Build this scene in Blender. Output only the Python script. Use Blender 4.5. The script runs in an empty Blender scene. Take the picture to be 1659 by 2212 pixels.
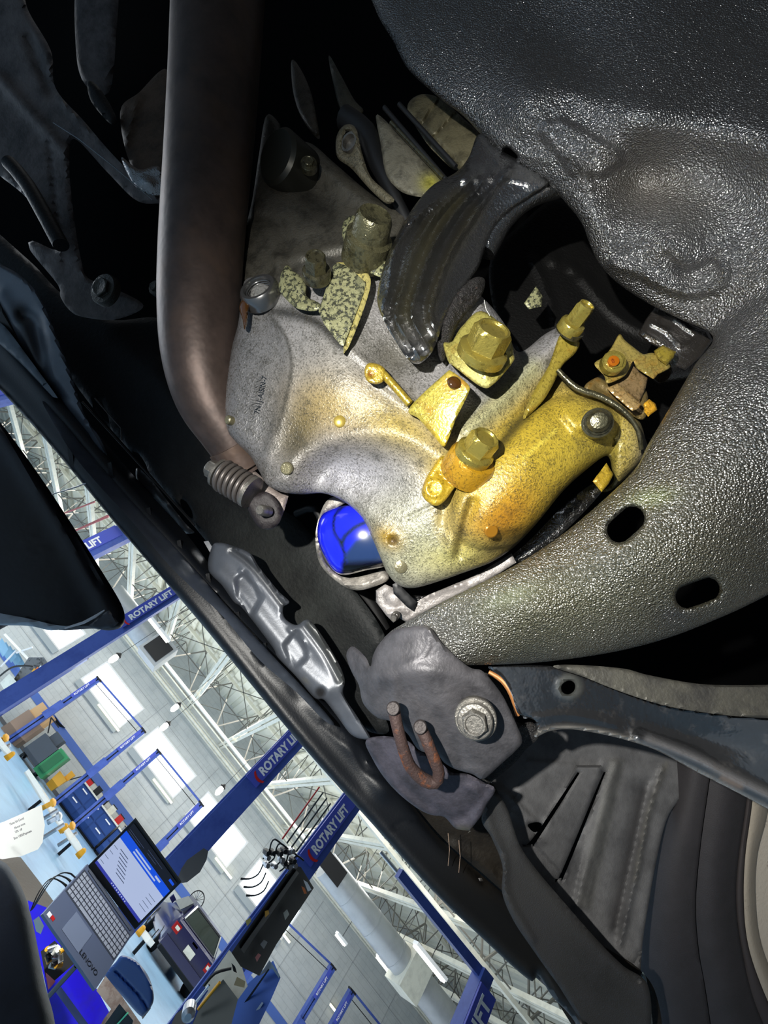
import bpy, bmesh, math, random
import numpy as np
from mathutils import Vector, Matrix, geometry

sc = bpy.context.scene
COL = sc.collection
random.seed(7)
PI = math.pi

# ------------------------------------------------------------------ camera
IW, IH, FPX = 1659.0, 2212.0, 955.0
PITCH, ROLL, YAW = math.radians(41.0), math.radians(37.0), math.radians(6.8)
CAM = Vector((0, 0, 1.5))
_z = Matrix.Rotation(YAW, 3, 'Z')
FW = _z @ Vector((0, math.cos(PITCH), math.sin(PITCH)))
_u = _z @ Vector((0, -math.sin(PITCH), math.cos(PITCH)))
_w = _z @ Vector((1, 0, 0))
RT = math.cos(ROLL) * _u + math.sin(ROLL) * _w
UP = math.sin(ROLL) * _u - math.cos(ROLL) * _w
M3 = Matrix((RT, UP, -FW)).transposed()
cd = bpy.data.cameras.new('camera')
cam = bpy.data.objects.new('camera', cd)
COL.objects.link(cam)
cam.matrix_world = Matrix.Translation(CAM) @ M3.to_4x4()
cd.sensor_fit = 'HORIZONTAL'
cd.sensor_width = 36
cd.lens = 36 * FPX / IW
cd.clip_start = 0.01
cd.clip_end = 200
sc.camera = cam

# ------------------------------------------------------------------ light
sc.view_settings.view_transform = 'Standard'
sc.view_settings.look = 'None'
sc.view_settings.gamma = 1
sc.view_settings.use_curve_mapping = False
sc.view_settings.exposure = 0.0
try:
    sc.cycles.use_denoising = True
    sc.cycles.denoiser = 'OPENIMAGEDENOISE'
except Exception:
    pass
wd = bpy.data.worlds.new('hall_air')
sc.world = wd
wd.use_nodes = True
bg = wd.node_tree.nodes['Background']
bg.inputs[0].default_value = (0.93, 0.96, 1.0, 1)
bg.inputs[1].default_value = 0.045


def area(name, loc, rot, size, energy, col):
    l = bpy.data.lights.new(name, 'AREA')
    l.shape = 'RECTANGLE'
    l.size, l.size_y = size
    l.energy = energy
    l.color = col
    o = bpy.data.objects.new(name, l)
    COL.objects.link(o)
    o.location = loc
    o.rotation_euler = rot
    return o


# rows of high-bay lamps over the hall
area('hall_lamp_row', (-4, 20, 6.2), (0, 0, 0), (26, 3), 1500, (1, .99, .95))
area('hall_lamp_row', (-4, 12, 6.2), (0, 0, 0), (26, 3), 900, (1, .99, .95))
area('left_side_fill', (-9, 5, 2.2), (math.radians(90), 0, math.radians(-115)), (5, 4), 520, (.88, .94, 1))  # unseen area light, added to brighten the bumper and the left side
# added upward fill standing in for light off the floor under the car
area('under_car_fill', (-1.5, -1.5, 0.05), (PI, 0, 0), (6, 5), 9, (.88, .94, 1))
# added unseen area light imitating floor bounce on the ceiling
area('ceiling_fill', (2, 16, 0.3), (PI, 0, 0), (26, 16), 900, (.93, .97, 1))

_bl = area('laptop_fill', (-3.4, -0.6, 3.8), (0, 0, 0), (1.6, 1.6), 17, (.95, .98, 1))  # unseen area light behind the camera, added to brighten laptop and cart
_bl.data.spread = math.radians(26)
_bl.data.size = _bl.data.size_y = .8
_bl.rotation_euler = (Vector((-.6, 2.0, 1.1)) - _bl.location).to_track_quat('-Z', 'Y').to_euler()

# the hand torch held next to the camera
tl = bpy.data.lights.new('hand_torch', 'SPOT')
tl.energy = 41
tl.color = (1, .97, .90)
tl.spot_size = math.radians(100)
tl.spot_blend = 1.0
tl.shadow_soft_size = 0.006
to = bpy.data.objects.new('hand_torch', tl)
COL.objects.link(to)


def cw(v):
    'camera-frame direction (x right, y up, z towards the viewer) in the world'
    return (RT * v[0] + UP * v[1] - FW * v[2])


def P(x, y, d):
    return CAM + RT * ((x - IW / 2) * d / FPX) - UP * ((y - IH / 2) * d / FPX) + FW * d


to.location = CAM + cw((-0.15, 0.105, 0.12))
to.rotation_euler = (P(1270, 1080, .38) - to.location).to_track_quat('-Z', 'Y').to_euler()


# ------------------------------------------------------------------ materials
def lin(c):
    return tuple((x / 12.92 if x <= .04045 else ((x + .055) / 1.055) ** 2.4) for x in c)


MATS = {}


def mat(name, rgb=None, rough=.5, metal=0., bump=None, speck=None, crack=None, coat=0., emit=None, spec=.5,
        vcol=False, bump2=None, pebble=None, coatr=.1, rvar=0.):
    if name in MATS:
        return MATS[name]
    m = bpy.data.materials.new(name)
    m.use_nodes = True
    nt = m.node_tree
    N, L = nt.nodes, nt.links
    b = N['Principled BSDF']
    b.inputs['Roughness'].default_value = rough
    b.inputs['Metallic'].default_value = metal
    b.inputs['Specular IOR Level'].default_value = spec
    b.inputs['Coat Weight'].default_value = coat
    b.inputs['Coat Roughness'].default_value = coatr
    b.inputs['Coat IOR'].default_value = 2.4 if coat >= 1 and spec >= 1 else 1.5
    tc = N.new('ShaderNodeTexCoord')
    cur = None
    if vcol:
        a = N.new('ShaderNodeAttribute')
        a.attribute_name = 'Col'
        cur = a.outputs['Color']
    else:
        r = N.new('ShaderNodeRGB')
        r.outputs[0].default_value = (*lin(rgb), 1)
        cur = r.outputs[0]

    def noise(scale, detail=3, rough_=.6, dist=0.):
        n = N.new('ShaderNodeTexNoise')
        n.inputs['Scale'].default_value = scale
        n.inputs['Detail'].default_value = detail
        n.inputs['Roughness'].default_value = rough_
        n.inputs['Distortion'].default_value = dist
        L.new(tc.outputs['Object'], n.inputs['Vector'])
        return n.outputs['Fac']

    def ramp(src, lo, hi, amt):
        mr = N.new('ShaderNodeMapRange')
        mr.inputs['From Min'].default_value = lo
        mr.inputs['From Max'].default_value = hi
        mr.inputs['To Max'].default_value = amt
        L.new(src, mr.inputs['Value'])
        return mr.outputs['Result']

    def mix(fac, c2):
        nonlocal cur
        mx = N.new('ShaderNodeMix')
        mx.data_type = 'RGBA'
        L.new(fac, mx.inputs[0])
        L.new(cur, mx.inputs[6])
        mx.inputs[7].default_value = (*lin(c2), 1)
        cur = mx.outputs[2]
    for s in (speck or []):
        c2, scale, lo, hi, amt = s
        mix(ramp(noise(scale, 4, .7), lo, hi, amt), c2)
    if crack:
        c2, scale, width, amt = crack
        v = N.new('ShaderNodeTexVoronoi')
        v.feature = 'DISTANCE_TO_EDGE'
        v.inputs['Scale'].default_value = scale
        nz = N.new('ShaderNodeTexNoise')
        nz.inputs['Scale'].default_value = scale * .8
        L.new(tc.outputs['Object'], nz.inputs['Vector'])
        mm = N.new('ShaderNodeVectorMath')
        mm.operation = 'MULTIPLY_ADD'
        mm.inputs[1].default_value = (1.2 / scale,) * 3
        L.new(nz.outputs['Color'], mm.inputs[0])
        L.new(tc.outputs['Object'], mm.inputs[2])
        L.new(mm.outputs[0], v.inputs['Vector'])
        f1 = ramp(v.outputs['Distance'], width, 0, 1)
        f2 = ramp(noise(45, 3), .45, .62, amt)
        mu = N.new('ShaderNodeMath')
        mu.operation = 'MULTIPLY'
        L.new(f1, mu.inputs[0])
        L.new(f2, mu.inputs[1])
        mix(mu.outputs[0], c2)
    L.new(cur, b.inputs['Base Color'])
    if rvar:
        L.new(ramp(noise(90, 3), .3, .7, 1), (mm := N.new('ShaderNodeMath')).inputs[0])
        mm.operation = 'MULTIPLY_ADD'
        mm.inputs[1].default_value = rvar
        mm.inputs[2].default_value = rough
        L.new(mm.outputs[0], b.inputs['Roughness'])
    prev = None
    for bp in (bump, bump2):
        if bp:
            sc_, dist_ = bp
            bn = N.new('ShaderNodeBump')
            bn.inputs['Distance'].default_value = dist_
            L.new(noise(sc_, 2, .6), bn.inputs['Height'])
            if prev:
                L.new(prev, bn.inputs['Normal'])
            prev = bn.outputs['Normal']
    if pebble:
        v = N.new('ShaderNodeTexVoronoi')
        v.inputs['Scale'].default_value = pebble[0]
        L.new(tc.outputs['Object'], v.inputs['Vector'])
        bn = N.new('ShaderNodeBump')
        bn.invert = True
        bn.inputs['Distance'].default_value = pebble[1]
        L.new(v.outputs['Distance'], bn.inputs['Height'])
        if prev:
            L.new(prev, bn.inputs['Normal'])
        prev = bn.outputs['Normal']
    if prev:
        L.new(prev, b.inputs['Normal'])
        if coat:
            L.new(prev, b.inputs['Coat Normal'])
    if emit:
        b.inputs['Emission Color'].default_value = (*lin(emit[0]), 1)
        b.inputs['Emission Strength'].default_value = emit[1]
    MATS[name] = m
    if vcol:
        m['rgb'] = rgb
    return m


# ------------------------------------------------------------------ object helpers
def new_obj(name, verts, faces, m, parent=None, smooth=True, origin=None, cols=None, autos=None):
    v = np.asarray(verts, dtype=float)
    base = Vector((0, 0, 0))
    if parent is not None:
        base = parent['_w'] if '_w' in parent.keys() else (0, 0, 0)
        base = Vector(base)
    o_ = Vector(origin) if origin is not None else Vector(((v.min(0) + v.max(0)) / 2).tolist())
    me = bpy.data.meshes.new(name)
    me.from_pydata((v - np.array(o_)).tolist(), [], faces)
    if cols is None and 'rgb' in m.keys():
        cols = np.tile(np.array(lin(m['rgb'])), (len(v), 1))
    if cols is not None:
        at = me.color_attributes.new('Col', 'FLOAT_COLOR', 'POINT')
        buf = np.ones((len(v), 4), dtype=np.float32)
        buf[:, :3] = cols
        at.data.foreach_set('color', buf.ravel())
    if smooth:
        me.polygons.foreach_set('use_smooth', [True] * len(me.polygons))
        if autos is not None:
            me.set_sharp_from_angle(angle=math.radians(autos))
    me.materials.append(m)
    me.update()
    o = bpy.data.objects.new(name, me)
    COL.objects.link(o)
    o.location = o_ - base
    if parent is not None:
        o.parent = parent
    o['_w'] = tuple(o_)
    return o


def tag(o, label=None, cat=None, group=None, kind=None):
    if label: o['label'] = label
    if cat: o['category'] = cat
    if group: o['group'] = group
    if kind: o['kind'] = kind
    return o


def thing(name, loc, label, cat, group=None):
    o = bpy.data.objects.new(name, None)
    COL.objects.link(o)
    o.location = loc
    o['_w'] = tuple(loc)
    o.empty_display_size = .02
    return tag(o, label, cat, group)


def resample(poly, step, closed=True, smooth=True):
    p = [np.array(q, float) for q in poly]
    n = len(p)
    out = []
    rng = range(n if closed else n - 1)
    for i in rng:
        p0, p1, p2, p3 = p[(i - 1) % n], p[i], p[(i + 1) % n], p[(i + 2) % n]
        if not closed:
            p0 = p[max(i - 1, 0)]
            p3 = p[min(i + 2, n - 1)]
        k = max(1, int(round(np.linalg.norm((p2 - p1)[:2]) / step)))
        for j in range(k):
            t = j / k
            if smooth:
                q = .5 * ((2 * p1) + (-p0 + p2) * t + (2 * p0 - 5 * p1 + 4 * p2 - p3) * t * t + (-p0 + 3 * p1 - 3 * p2 + p3) * t ** 3)
            else:
                q = p1 + (p2 - p1) * t
            out.append(q)
    if not closed:
        out.append(p[-1])
    return np.array(out)


def segdist(X, Y, poly, closed):
    a = poly
    b = np.roll(poly, -1, 0)
    if not closed:
        a, b = a[:-1], b[:-1]
    best = np.full(X.shape, 1e9)
    for (x0, y0), (x1, y1) in zip(a[:, :2], b[:, :2]):
        dx, dy = x1 - x0, y1 - y0
        L2 = dx * dx + dy * dy + 1e-9
        t = np.clip(((X - x0) * dx + (Y - y0) * dy) / L2, 0, 1)
        best = np.minimum(best, (X - x0 - t * dx) ** 2 + (Y - y0 - t * dy) ** 2)
    return np.sqrt(best)


def inside(X, Y, poly):
    r = np.zeros(X.shape, bool)
    n = len(poly)
    for i in range(n):
        x0, y0 = poly[i][:2]
        x1, y1 = poly[(i + 1) % n][:2]
        if y0 == y1:
            continue
        c = ((y0 > Y) != (y1 > Y)) & (X < (x1 - x0) * (Y - y0) / (y1 - y0) + x0)
        r ^= c
    return r


def sstep(t):
    t = np.clip(t, 0, 1)
    return t * t * (3 - 2 * t)


def feat(f, X, Y):
    'height (px, towards the viewer) or mask of one feature'
    k = f[0]
    if k == 'g':
        _, x, y, rx, ry, a, h = f
        a = math.radians(a)
        u = (X - x) * math.cos(a) + (Y - y) * math.sin(a)
        v = -(X - x) * math.sin(a) + (Y - y) * math.cos(a)
        return h * np.exp(-(u / rx) ** 2 - (v / ry) ** 2)
    if k == 'e':  # domed ellipse with a definite rim
        _, x, y, rx, ry, a, h = f
        a = math.radians(a)
        u = (X - x) * math.cos(a) + (Y - y) * math.sin(a)
        v = -(X - x) * math.sin(a) + (Y - y) * math.cos(a)
        return h * np.sqrt(np.clip(1 - (u / rx) ** 2 - (v / ry) ** 2, 0, 1))
    if k == 'r':
        _, pl, w, h = f
        pl = resample(pl, 18, False) if len(pl) > 2 else pl
        return h * np.exp(-(segdist(X, Y, np.array(pl, float), False) / w) ** 2)
    if k == 'p':
        _, pl, h, bev = f
        pl = np.array(pl, float)
        d = segdist(X, Y, pl, True)
        s = np.where(inside(X, Y, pl), d, -d)
        return h * sstep(s / bev * .5 + .5)
    if k == 'c':
        _, x, y, r, h, bev = f
        return h * sstep((r - np.hypot(X - x, Y - y)) / bev * .5 + .5)


def tps(cp):
    cp = np.array(cp, float)
    if len(cp) == 1:
        return lambda X, Y: np.full(X.shape, cp[0, 2])
    if len(cp) == 3:
        A = np.c_[cp[:, :2], np.ones(3)]
        k = np.linalg.solve(A, cp[:, 2])
        return lambda X, Y: k[0] * X + k[1] * Y + k[2]
    xy = cp[:, :2] / 500

    def U(r2):
        return np.where(r2 > 1e-12, r2 * np.log(r2 + 1e-12), 0)
    n = len(cp)
    K = U(((xy[:, None] - xy[None]) ** 2).sum(-1)) + np.eye(n) * 1e-3
    Pm = np.c_[np.ones(n), xy]
    A = np.zeros((n + 3, n + 3))
    A[:n, :n] = K; A[:n, n:] = Pm; A[n:, :n] = Pm.T
    w = np.linalg.solve(A, np.r_[cp[:, 2], 0, 0, 0])

    def fn(X, Y):
        x, y = X / 500, Y / 500
        r = w[n] + w[n + 1] * x + w[n + 2] * y
        for i in range(n):
            r = r + w[i] * U((x - xy[i, 0]) ** 2 + (y - xy[i, 1]) ** 2)
        return r
    return fn


RTn, UPn, FWn, CAMn = (np.array(v) for v in (RT, UP, FW, CAM))


def PW(X, Y, D):
    return (CAMn[None] + RTn[None] * ((X - IW / 2) * D / FPX)[:, None]
            - UPn[None] * ((Y - IH / 2) * D / FPX)[:, None] + FWn[None] * D[:, None])


SURF = {}


def relief(name, outline, base, m, feats=(), parent=None, step=8, edge=(0, 0), thick=.012, holes=(),
           smooth=True, col=None, cf=(), jit=0.):
    'a solid pressed or cast body: front surface over an outline, side walls and a back'
    outl = resample(outline, step, True, smooth)
    hl = [resample(h, step * .7, True, True) for h in holes]
    x0, y0 = outl.min(0); x1, y1 = outl.max(0)
    gx, gy = np.meshgrid(np.arange(x0, x1, step), np.arange(y0, y1, step * .87))
    gx = gx + (np.arange(gx.shape[0]) % 2)[:, None] * step / 2
    gx, gy = gx.ravel(), gy.ravel()
    ok = inside(gx, gy, outl) & (segdist(gx, gy, outl, True) > step * .45)
    for h in hl:
        ok &= ~inside(gx, gy, h) & (segdist(gx, gy, h, True) > step * .4)
    gx, gy = gx[ok], gy[ok]
    loops = [outl] + hl
    allp = np.concatenate([l[:, :2] for l in loops] + [np.c_[gx, gy]])
    edges, k = [], 0
    for l in loops:
        n = len(l)
        edges += [(k + i, k + (i + 1) % n) for i in range(n)]
        k += n
    vs, es, fs, *_ = geometry.delaunay_2d_cdt([Vector(p) for p in allp.tolist()], edges, [], 0, 1e-4)
    pts = np.array([(v.x, v.y) for v in vs])
    tri = np.array([list(f) for f in fs])
    cen = pts[tri].mean(1)
    keep = inside(cen[:, 0], cen[:, 1], outl)
    for h in hl:
        keep &= ~inside(cen[:, 0], cen[:, 1], h)
    tri = tri[keep]
    # orient all triangles alike
    a, b, c = pts[tri[:, 0]], pts[tri[:, 1]], pts[tri[:, 2]]
    ar = (b[:, 0] - a[:, 0]) * (c[:, 1] - a[:, 1]) - (b[:, 1] - a[:, 1]) * (c[:, 0] - a[:, 0])
    tri[ar > 0] = tri[ar > 0][:, ::-1]
    X, Y = pts[:, 0], pts[:, 1]
    D = tps(base)(X, Y) if not callable(base) else base(X, Y)
    H = np.zeros(len(X))
    for f in feats:
        H = H + feat(f, X, Y)
    if edge[0]:
        e = segdist(X, Y, outl, True)
        for h in hl:
            e = np.minimum(e, segdist(X, Y, h, True) * edge[0] / max(8, edge[0] * .25))
        t = 1 - np.clip(e / edge[0], 0, 1)
        H = H - edge[1] * (1 - np.sqrt(np.clip(1 - t * t, 0, 1)))
    if jit:
        H = H + (np.random.RandomState(3).rand(len(X)) - .5) * jit
    Df = D - H * D / FPX

    def surf(x, y):
        x, y = np.array([float(x)]), np.array([float(y)])
        d = tps(base)(x, y) if not callable(base) else base(x, y)
        h = sum((feat(f, x, y) for f in feats), np.zeros(1))
        return float((d - h * d / FPX)[0])
    SURF[name] = surf
    n = len(X)
    V = np.concatenate([PW(X, Y, Df), PW(X, Y, Df.max() * 0 + np.maximum(Df + thick, Df + thick))])
    F = tri.tolist() + (tri[:, ::-1] + n).tolist()
    # boundary walls
    ed = {}
    for t in tri.tolist():
        for i in range(3):
            e_ = (t[i], t[(i + 1) % 3])
            if (e_[1], e_[0]) in ed:
                del ed[(e_[1], e_[0])]
            else:
                ed[e_] = 1
    for (i, j) in ed:
        F.append((j, i, i + n, j + n))
    cols = None
    if col is not None:
        C = np.tile(np.array(lin(col)), (n, 1))
        for f, c2 in cf:
            mk = np.clip(feat(f, X, Y), 0, 1)[:, None]
            C = C * (1 - mk) + np.array(lin(c2))[None] * mk
        cols = np.concatenate([C, C])
    o = new_obj(name, V, F, m, parent, True, cols=cols, autos=50)
    return o


def slab(name, poly, base, m, parent=None, thick=.01, step=40, smooth=False, edge=(0, 0), feats=(), holes=(), col=None, cf=()):
    return relief(name, poly, base, m, feats, parent, step, edge, thick, holes, smooth, col, cf)


def frame_of(ax, hint=None):
    ax = Vector(ax).normalized()
    h = Vector(hint) if hint is not None else (Vector((0, 0, 1)) if abs(ax.z) < .9 else Vector((1, 0, 0)))
    x = h.cross(ax).normalized()
    y = ax.cross(x)
    return x, y, ax


def rings(name, c, ax, prof, m, parent=None, n=24, ph=0., col=None, autos=35, cap0=True):
    'turned body: prof = [(radius, height, sides)] ; sides 0 = round, 6 = hexagonal'
    X, Y, Z = frame_of(ax)
    V, F = [], []
    for (r, z, s) in prof:
        for i in range(n):
            a = 2 * PI * i / n
            rr = r
            if s:
                q = a % (2 * PI / s) - PI / s
                rr = r * math.cos(PI / s) / math.cos(q)
            a += ph
            V.append(c + X * (math.cos(a) * rr) + Y * (math.sin(a) * rr) + Z * z)
    for k in range(len(prof) - 1):
        for i in range(n):
            j = (i + 1) % n
            F.append((k * n + i, k * n + j, (k + 1) * n + j, (k + 1) * n + i))
    if cap0:
        F.append(tuple(range(n))[::-1])
    F.append(tuple((len(prof) - 1) * n + i for i in range(n)))
    cols = None
    if col is not None:
        cols = np.tile(np.array(lin(col)), (len(V), 1))
    return new_obj(name, [tuple(v) for v in V], F, m, parent, True, cols=cols, autos=autos)


def bolt(x, y, d, ax, r, h, fl, fh, m, parent, name='bolt', washer=0, ph=0., wm=None, dish=True, stem=.006):
    'hexagon flange bolt; sizes in px at depth d; ax in the camera frame'
    s = d / FPX
    c = P(x, y, d)
    A = cw(ax).normalized()
    prof = [(fl * s, -stem, 0), (fl * s, fh * .5 * s, 0), (fl * .94 * s, fh * s, 0), (r * s * 1.03, (fh + .06 * h) * s, 6),
            (r * s, (fh + .12 * h) * s, 6), (r * s, (fh + .84 * h) * s, 6), (r * .82 * s, (fh + h) * s, 0)]
    if dish:
        prof += [(r * .70 * s, (fh + h) * s, 0), (r * .62 * s, (fh + .90 * h) * s, 0)]
    o = rings(name, c, A, prof, m, parent, 36, ph)
    if washer:
        rings('washer', c - A * (stem + .001), A, [(washer * s, -.004, 0), (washer * s, .001 + fh * .1 * s, 0), (washer * .95 * s, .0018 + fh * .1 * s, 0)],
              wm or m, o, 32)
    return o


def tube(name, pts, m, parent=None, n=16, step=.006, smooth=True, col=None, caps=True, world=False, ribs=None):
    'pts: (x px, y px, depth m, radius px), or world (x,y,z,r)'
    if world:
        q = np.array(pts, float)
    else:
        q = []
        for (x, y, d, r) in pts:
            p = P(x, y, d)
            q.append((p.x, p.y, p.z, r * d / FPX))
        q = np.array(q)
    if smooth:
        out = []
        N_ = len(q)
        for i in range(N_ - 1):
            p0, p1, p2, p3 = q[max(i - 1, 0)], q[i], q[i + 1], q[min(i + 2, N_ - 1)]
            k = max(1, min(60, int(np.linalg.norm((p2 - p1)[:3]) / step)))
            for j in range(k):
                t = j / k
                out.append(.5 * ((2 * p1) + (-p0 + p2) * t + (2 * p0 - 5 * p1 + 4 * p2 - p3) * t * t + (-p0 + 3 * p1 - 3 * p2 + p3) * t ** 3))
        out.append(q[-1])
        q = np.array(out)
    V, F = [], []
    T0 = Vector(q[1][:3] - q[0][:3]).normalized()
    X, Y, _ = frame_of(T0)
    for i in range(len(q)):
        a = q[max(i - 1, 0)][:3]
        b = q[min(i + 1, len(q) - 1)][:3]
        T = Vector(b - a).normalized()
        X = (X - T * X.dot(T)).normalized()
        Y = T.cross(X)
        c = Vector(q[i][:3])
        for j in range(n):
            an = 2 * PI * j / n
            V.append(tuple(c + (X * math.cos(an) + Y * math.sin(an)) * max(q[i][3], 1e-5)))
    for i in range(len(q) - 1):
        for j in range(n):
            k = (j + 1) % n
            F.append((i * n + j, i * n + k, (i + 1) * n + k, (i + 1) * n + j))
    if caps:
        F.append(tuple(range(n))[::-1])
        F.append(tuple((len(q) - 1) * n + j for j in range(n)))
    return new_obj(name, V, F, m, parent, True, autos=60)


def boxes(name, bl, m, parent=None, smooth=False):
    'axis-aligned boxes (x0,y0,z0,x1,y1,z1) joined into one mesh'
    V, F = [], []
    for (x0, y0, z0, x1, y1, z1) in bl:
        k = len(V)
        V += [(x0, y0, z0), (x1, y0, z0), (x1, y1, z0), (x0, y1, z0), (x0, y0, z1), (x1, y0, z1), (x1, y1, z1), (x0, y1, z1)]
        F += [tuple(k + i for i in f) for f in ((0, 3, 2, 1), (4, 5, 6, 7), (0, 1, 5, 4), (1, 2, 6, 5), (2, 3, 7, 6), (3, 0, 4, 7))]
    return new_obj(name, V, F, m, parent, smooth)


def bars(name, bl, m, parent=None, n=4):
    'straight bars ((p0),(p1),w,h) joined'
    V, F = [], []
    for (a, b, w, h) in bl:
        a, b = Vector(a), Vector(b)
        X, Y, Z = frame_of(b - a)
        k = len(V)
        for c in (a, b):
            for (i, j) in ((-1, -1), (1, -1), (1, 1), (-1, 1)):
                V.append(tuple(c + X * (i * w / 2) + Y * (j * h / 2)))
        F += [tuple(k + i for i in f) for f in ((0, 3, 2, 1), (4, 5, 6, 7), (0, 1, 5, 4), (1, 2, 6, 5), (2, 3, 7, 6), (3, 0, 4, 7))]
    return new_obj(name, V, F, m, parent, False)


def ray(x, y):
    return (P(x, y, 1.0) - CAM)


def onY(x, y, Y):
    r = ray(x, y)
    return CAM + r * ((Y - CAM.y) / r.y)


def onZ(x, y, Z):
    r = ray(x, y)
    return CAM + r * ((Z - CAM.z) / r.z)


def pxof(p):
    v = Vector(p) - CAM
    d = v.dot(FW)
    return (IW / 2 + v.dot(RT) / d * FPX, IH / 2 - v.dot(UP) / d * FPX)


def text(name, s, org, xdir, ydir, size, m, parent, depth=.0006, stretch=1., bold=0., spacing=1.0):
    cu = bpy.data.curves.new(name, 'FONT')
    cu.body = s
    cu.size = 1
    cu.offset = bold
    cu.extrude = 0
    cu.space_character = spacing
    cu.resolution_u = 3
    to_ = bpy.data.objects.new('tmp', cu)
    COL.objects.link(to_)
    bpy.context.view_layer.update()
    dg = bpy.context.evaluated_depsgraph_get()
    me = bpy.data.meshes.new_from_object(to_.evaluated_get(dg))
    bpy.data.objects.remove(to_)
    X, Y = Vector(xdir).normalized(), Vector(ydir).normalized()
    Z = X.cross(Y).normalized()
    n = len(me.vertices)
    V = [Vector(org) + X * (v.co.x * size * stretch) + Y * (v.co.y * size) for v in me.vertices]
    F = [tuple(p.vertices) for p in me.polygons]
    V2 = [v + Z * depth for v in V]
    allV = [tuple(v) for v in V2] + [tuple(v) for v in V]
    ed = {}
    for f in F:
        for i in range(len(f)):
            e = (f[i], f[(i + 1) % len(f)])
            if (e[1], e[0]) in ed: del ed[(e[1], e[0])]
            else: ed[e] = 1
    F2 = F + [tuple(i + n for i in f[::-1]) for f in F] + [(a, b, b + n, a + n)[::-1] for a, b in ed]
    bpy.data.meshes.remove(me)
    return new_obj(name, allV, F2, m, parent, False)

# ================================================================== THE HALL
W = 25.0
m_wall = mat('painted_block_wall', (.80, .81, .80), .8, bump=(6, .004), speck=[((.70, .72, .72), 1.6, .45, .7, .6)])
m_floor = mat('epoxy_floor', (.54, .69, .82), .32, speck=[((.44, .56, .68), .8, .45, .7, .6), ((.62, .76, .88), 3, .5, .7, .4)])
m_joint = mat('wall_joint', (.69, .70, .70), .9)
m_blue = mat('lift_blue', (.27, .36, .66), .42, speck=[((.18, .26, .54), 3, .45, .65, .6)])
m_bluebright = mat('sign_blue', (.27, .32, .70), .4)
m_stripe = mat('stripe_blue', (.33, .45, .74), .7)
m_white = mat('white_paint', (.92, .92, .92), .5)
m_cream = mat('cream_steel', (.88, .87, .81), .5, speck=[((.70, .69, .64), 4, .45, .7, .5)])
m_deck = mat('roof_deck', (.86, .86, .81), .6)
m_web = mat('truss_web_steel', (.47, .46, .43), .6)
m_duct = mat('galvanised_duct', (.72, .73, .74), .42, .35, speck=[((.62, .63, .64), 1.5, .45, .7, .6)])
m_black = mat('black_plastic', (.06, .065, .075), .5)
m_dark = mat('dark_steel', (.13, .13, .14), .45, .3)
m_glow = mat('daylight_glass', (.9, .95, 1), .3, emit=((.95, .98, 1), 3.2))
m_lamp = mat('lamp_tube', (1, 1, 1), .4, emit=((1, 1, .94), 6))
m_gold = mat('yellow_paint', (.86, .62, .12), .4)
m_red = mat('red_plastic', (.75, .13, .12), .4)
m_redpipe = mat('red_air_pipe', (.72, .40, .40), .5)
m_card = mat('cardboard', (.60, .51, .44), .9)
m_cardl = mat('cardboard_light', (.86, .70, .50), .9)
m_green = mat('green_machine', (.16, .48, .30), .5)
m_steel = mat('bright_steel', (.72, .73, .75), .28, .9)
m_chrome = mat('chrome', (.9, .9, .92), .12, 1.)

def add_courses(m):
    nt = m.node_tree; N, L = nt.nodes, nt.links
    b = N['Principled BSDF']; src = b.inputs['Base Color'].links[0].from_socket
    geo = N.new('ShaderNodeNewGeometry'); sx = N.new('ShaderNodeSeparateXYZ'); cb = N.new('ShaderNodeCombineXYZ')
    L.new(geo.outputs['Position'], sx.inputs[0]); L.new(sx.outputs['X'], cb.inputs[0]); L.new(sx.outputs['Z'], cb.inputs[1])
    br = N.new('ShaderNodeTexBrick'); L.new(cb.outputs[0], br.inputs['Vector'])
    br.inputs['Scale'].default_value = 1.0; br.inputs['Brick Width'].default_value = .8; br.inputs['Row Height'].default_value = .2
    br.inputs['Mortar Size'].default_value = .012
    mx = N.new('ShaderNodeMix'); mx.data_type = 'RGBA'; mx.blend_type = 'MULTIPLY'; mx.inputs[0].default_value = 1
    br.inputs['Color1'].default_value = (1, 1, 1, 1); br.inputs['Color2'].default_value = (.96, .96, .96, 1); br.inputs['Mortar'].default_value = (.86, .86, .86, 1)
    L.new(src, mx.inputs[6]); L.new(br.outputs['Color'], mx.inputs[7]); L.new(mx.outputs[2], b.inputs['Base Color'])


add_courses(m_wall)
fl = boxes('floor', [(-40, -6, -.2, 45, W + .4, 0)], m_floor); fl['kind'] = 'structure'
m_bay = mat('floor_mat_brown', (.52, .48, .44), .8, bump=(40, .004))

# wall: one solid with openings left for the windows
wins = [(-12.7, -9.9), (-8.95, -6.95), (-5.2, -2.42), (-1.28, 1.5), (2.47, 5.26), (6.2, 9.0)]
z0w, z1w = 2.98, 4.08
bl = [(-40, W, 0, 45, W + .3, z0w), (-40, W, z1w, 45, W + .3, 7.4)]
xs = [-40] + [q for w_ in wins for q in w_] + [45]
for i in range(0, len(xs), 2):
    bl.append((xs[i], W, z0w, xs[i + 1], W + .3, z1w))
wl = boxes('wall_back', bl, m_wall); wl['kind'] = 'structure'
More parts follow.
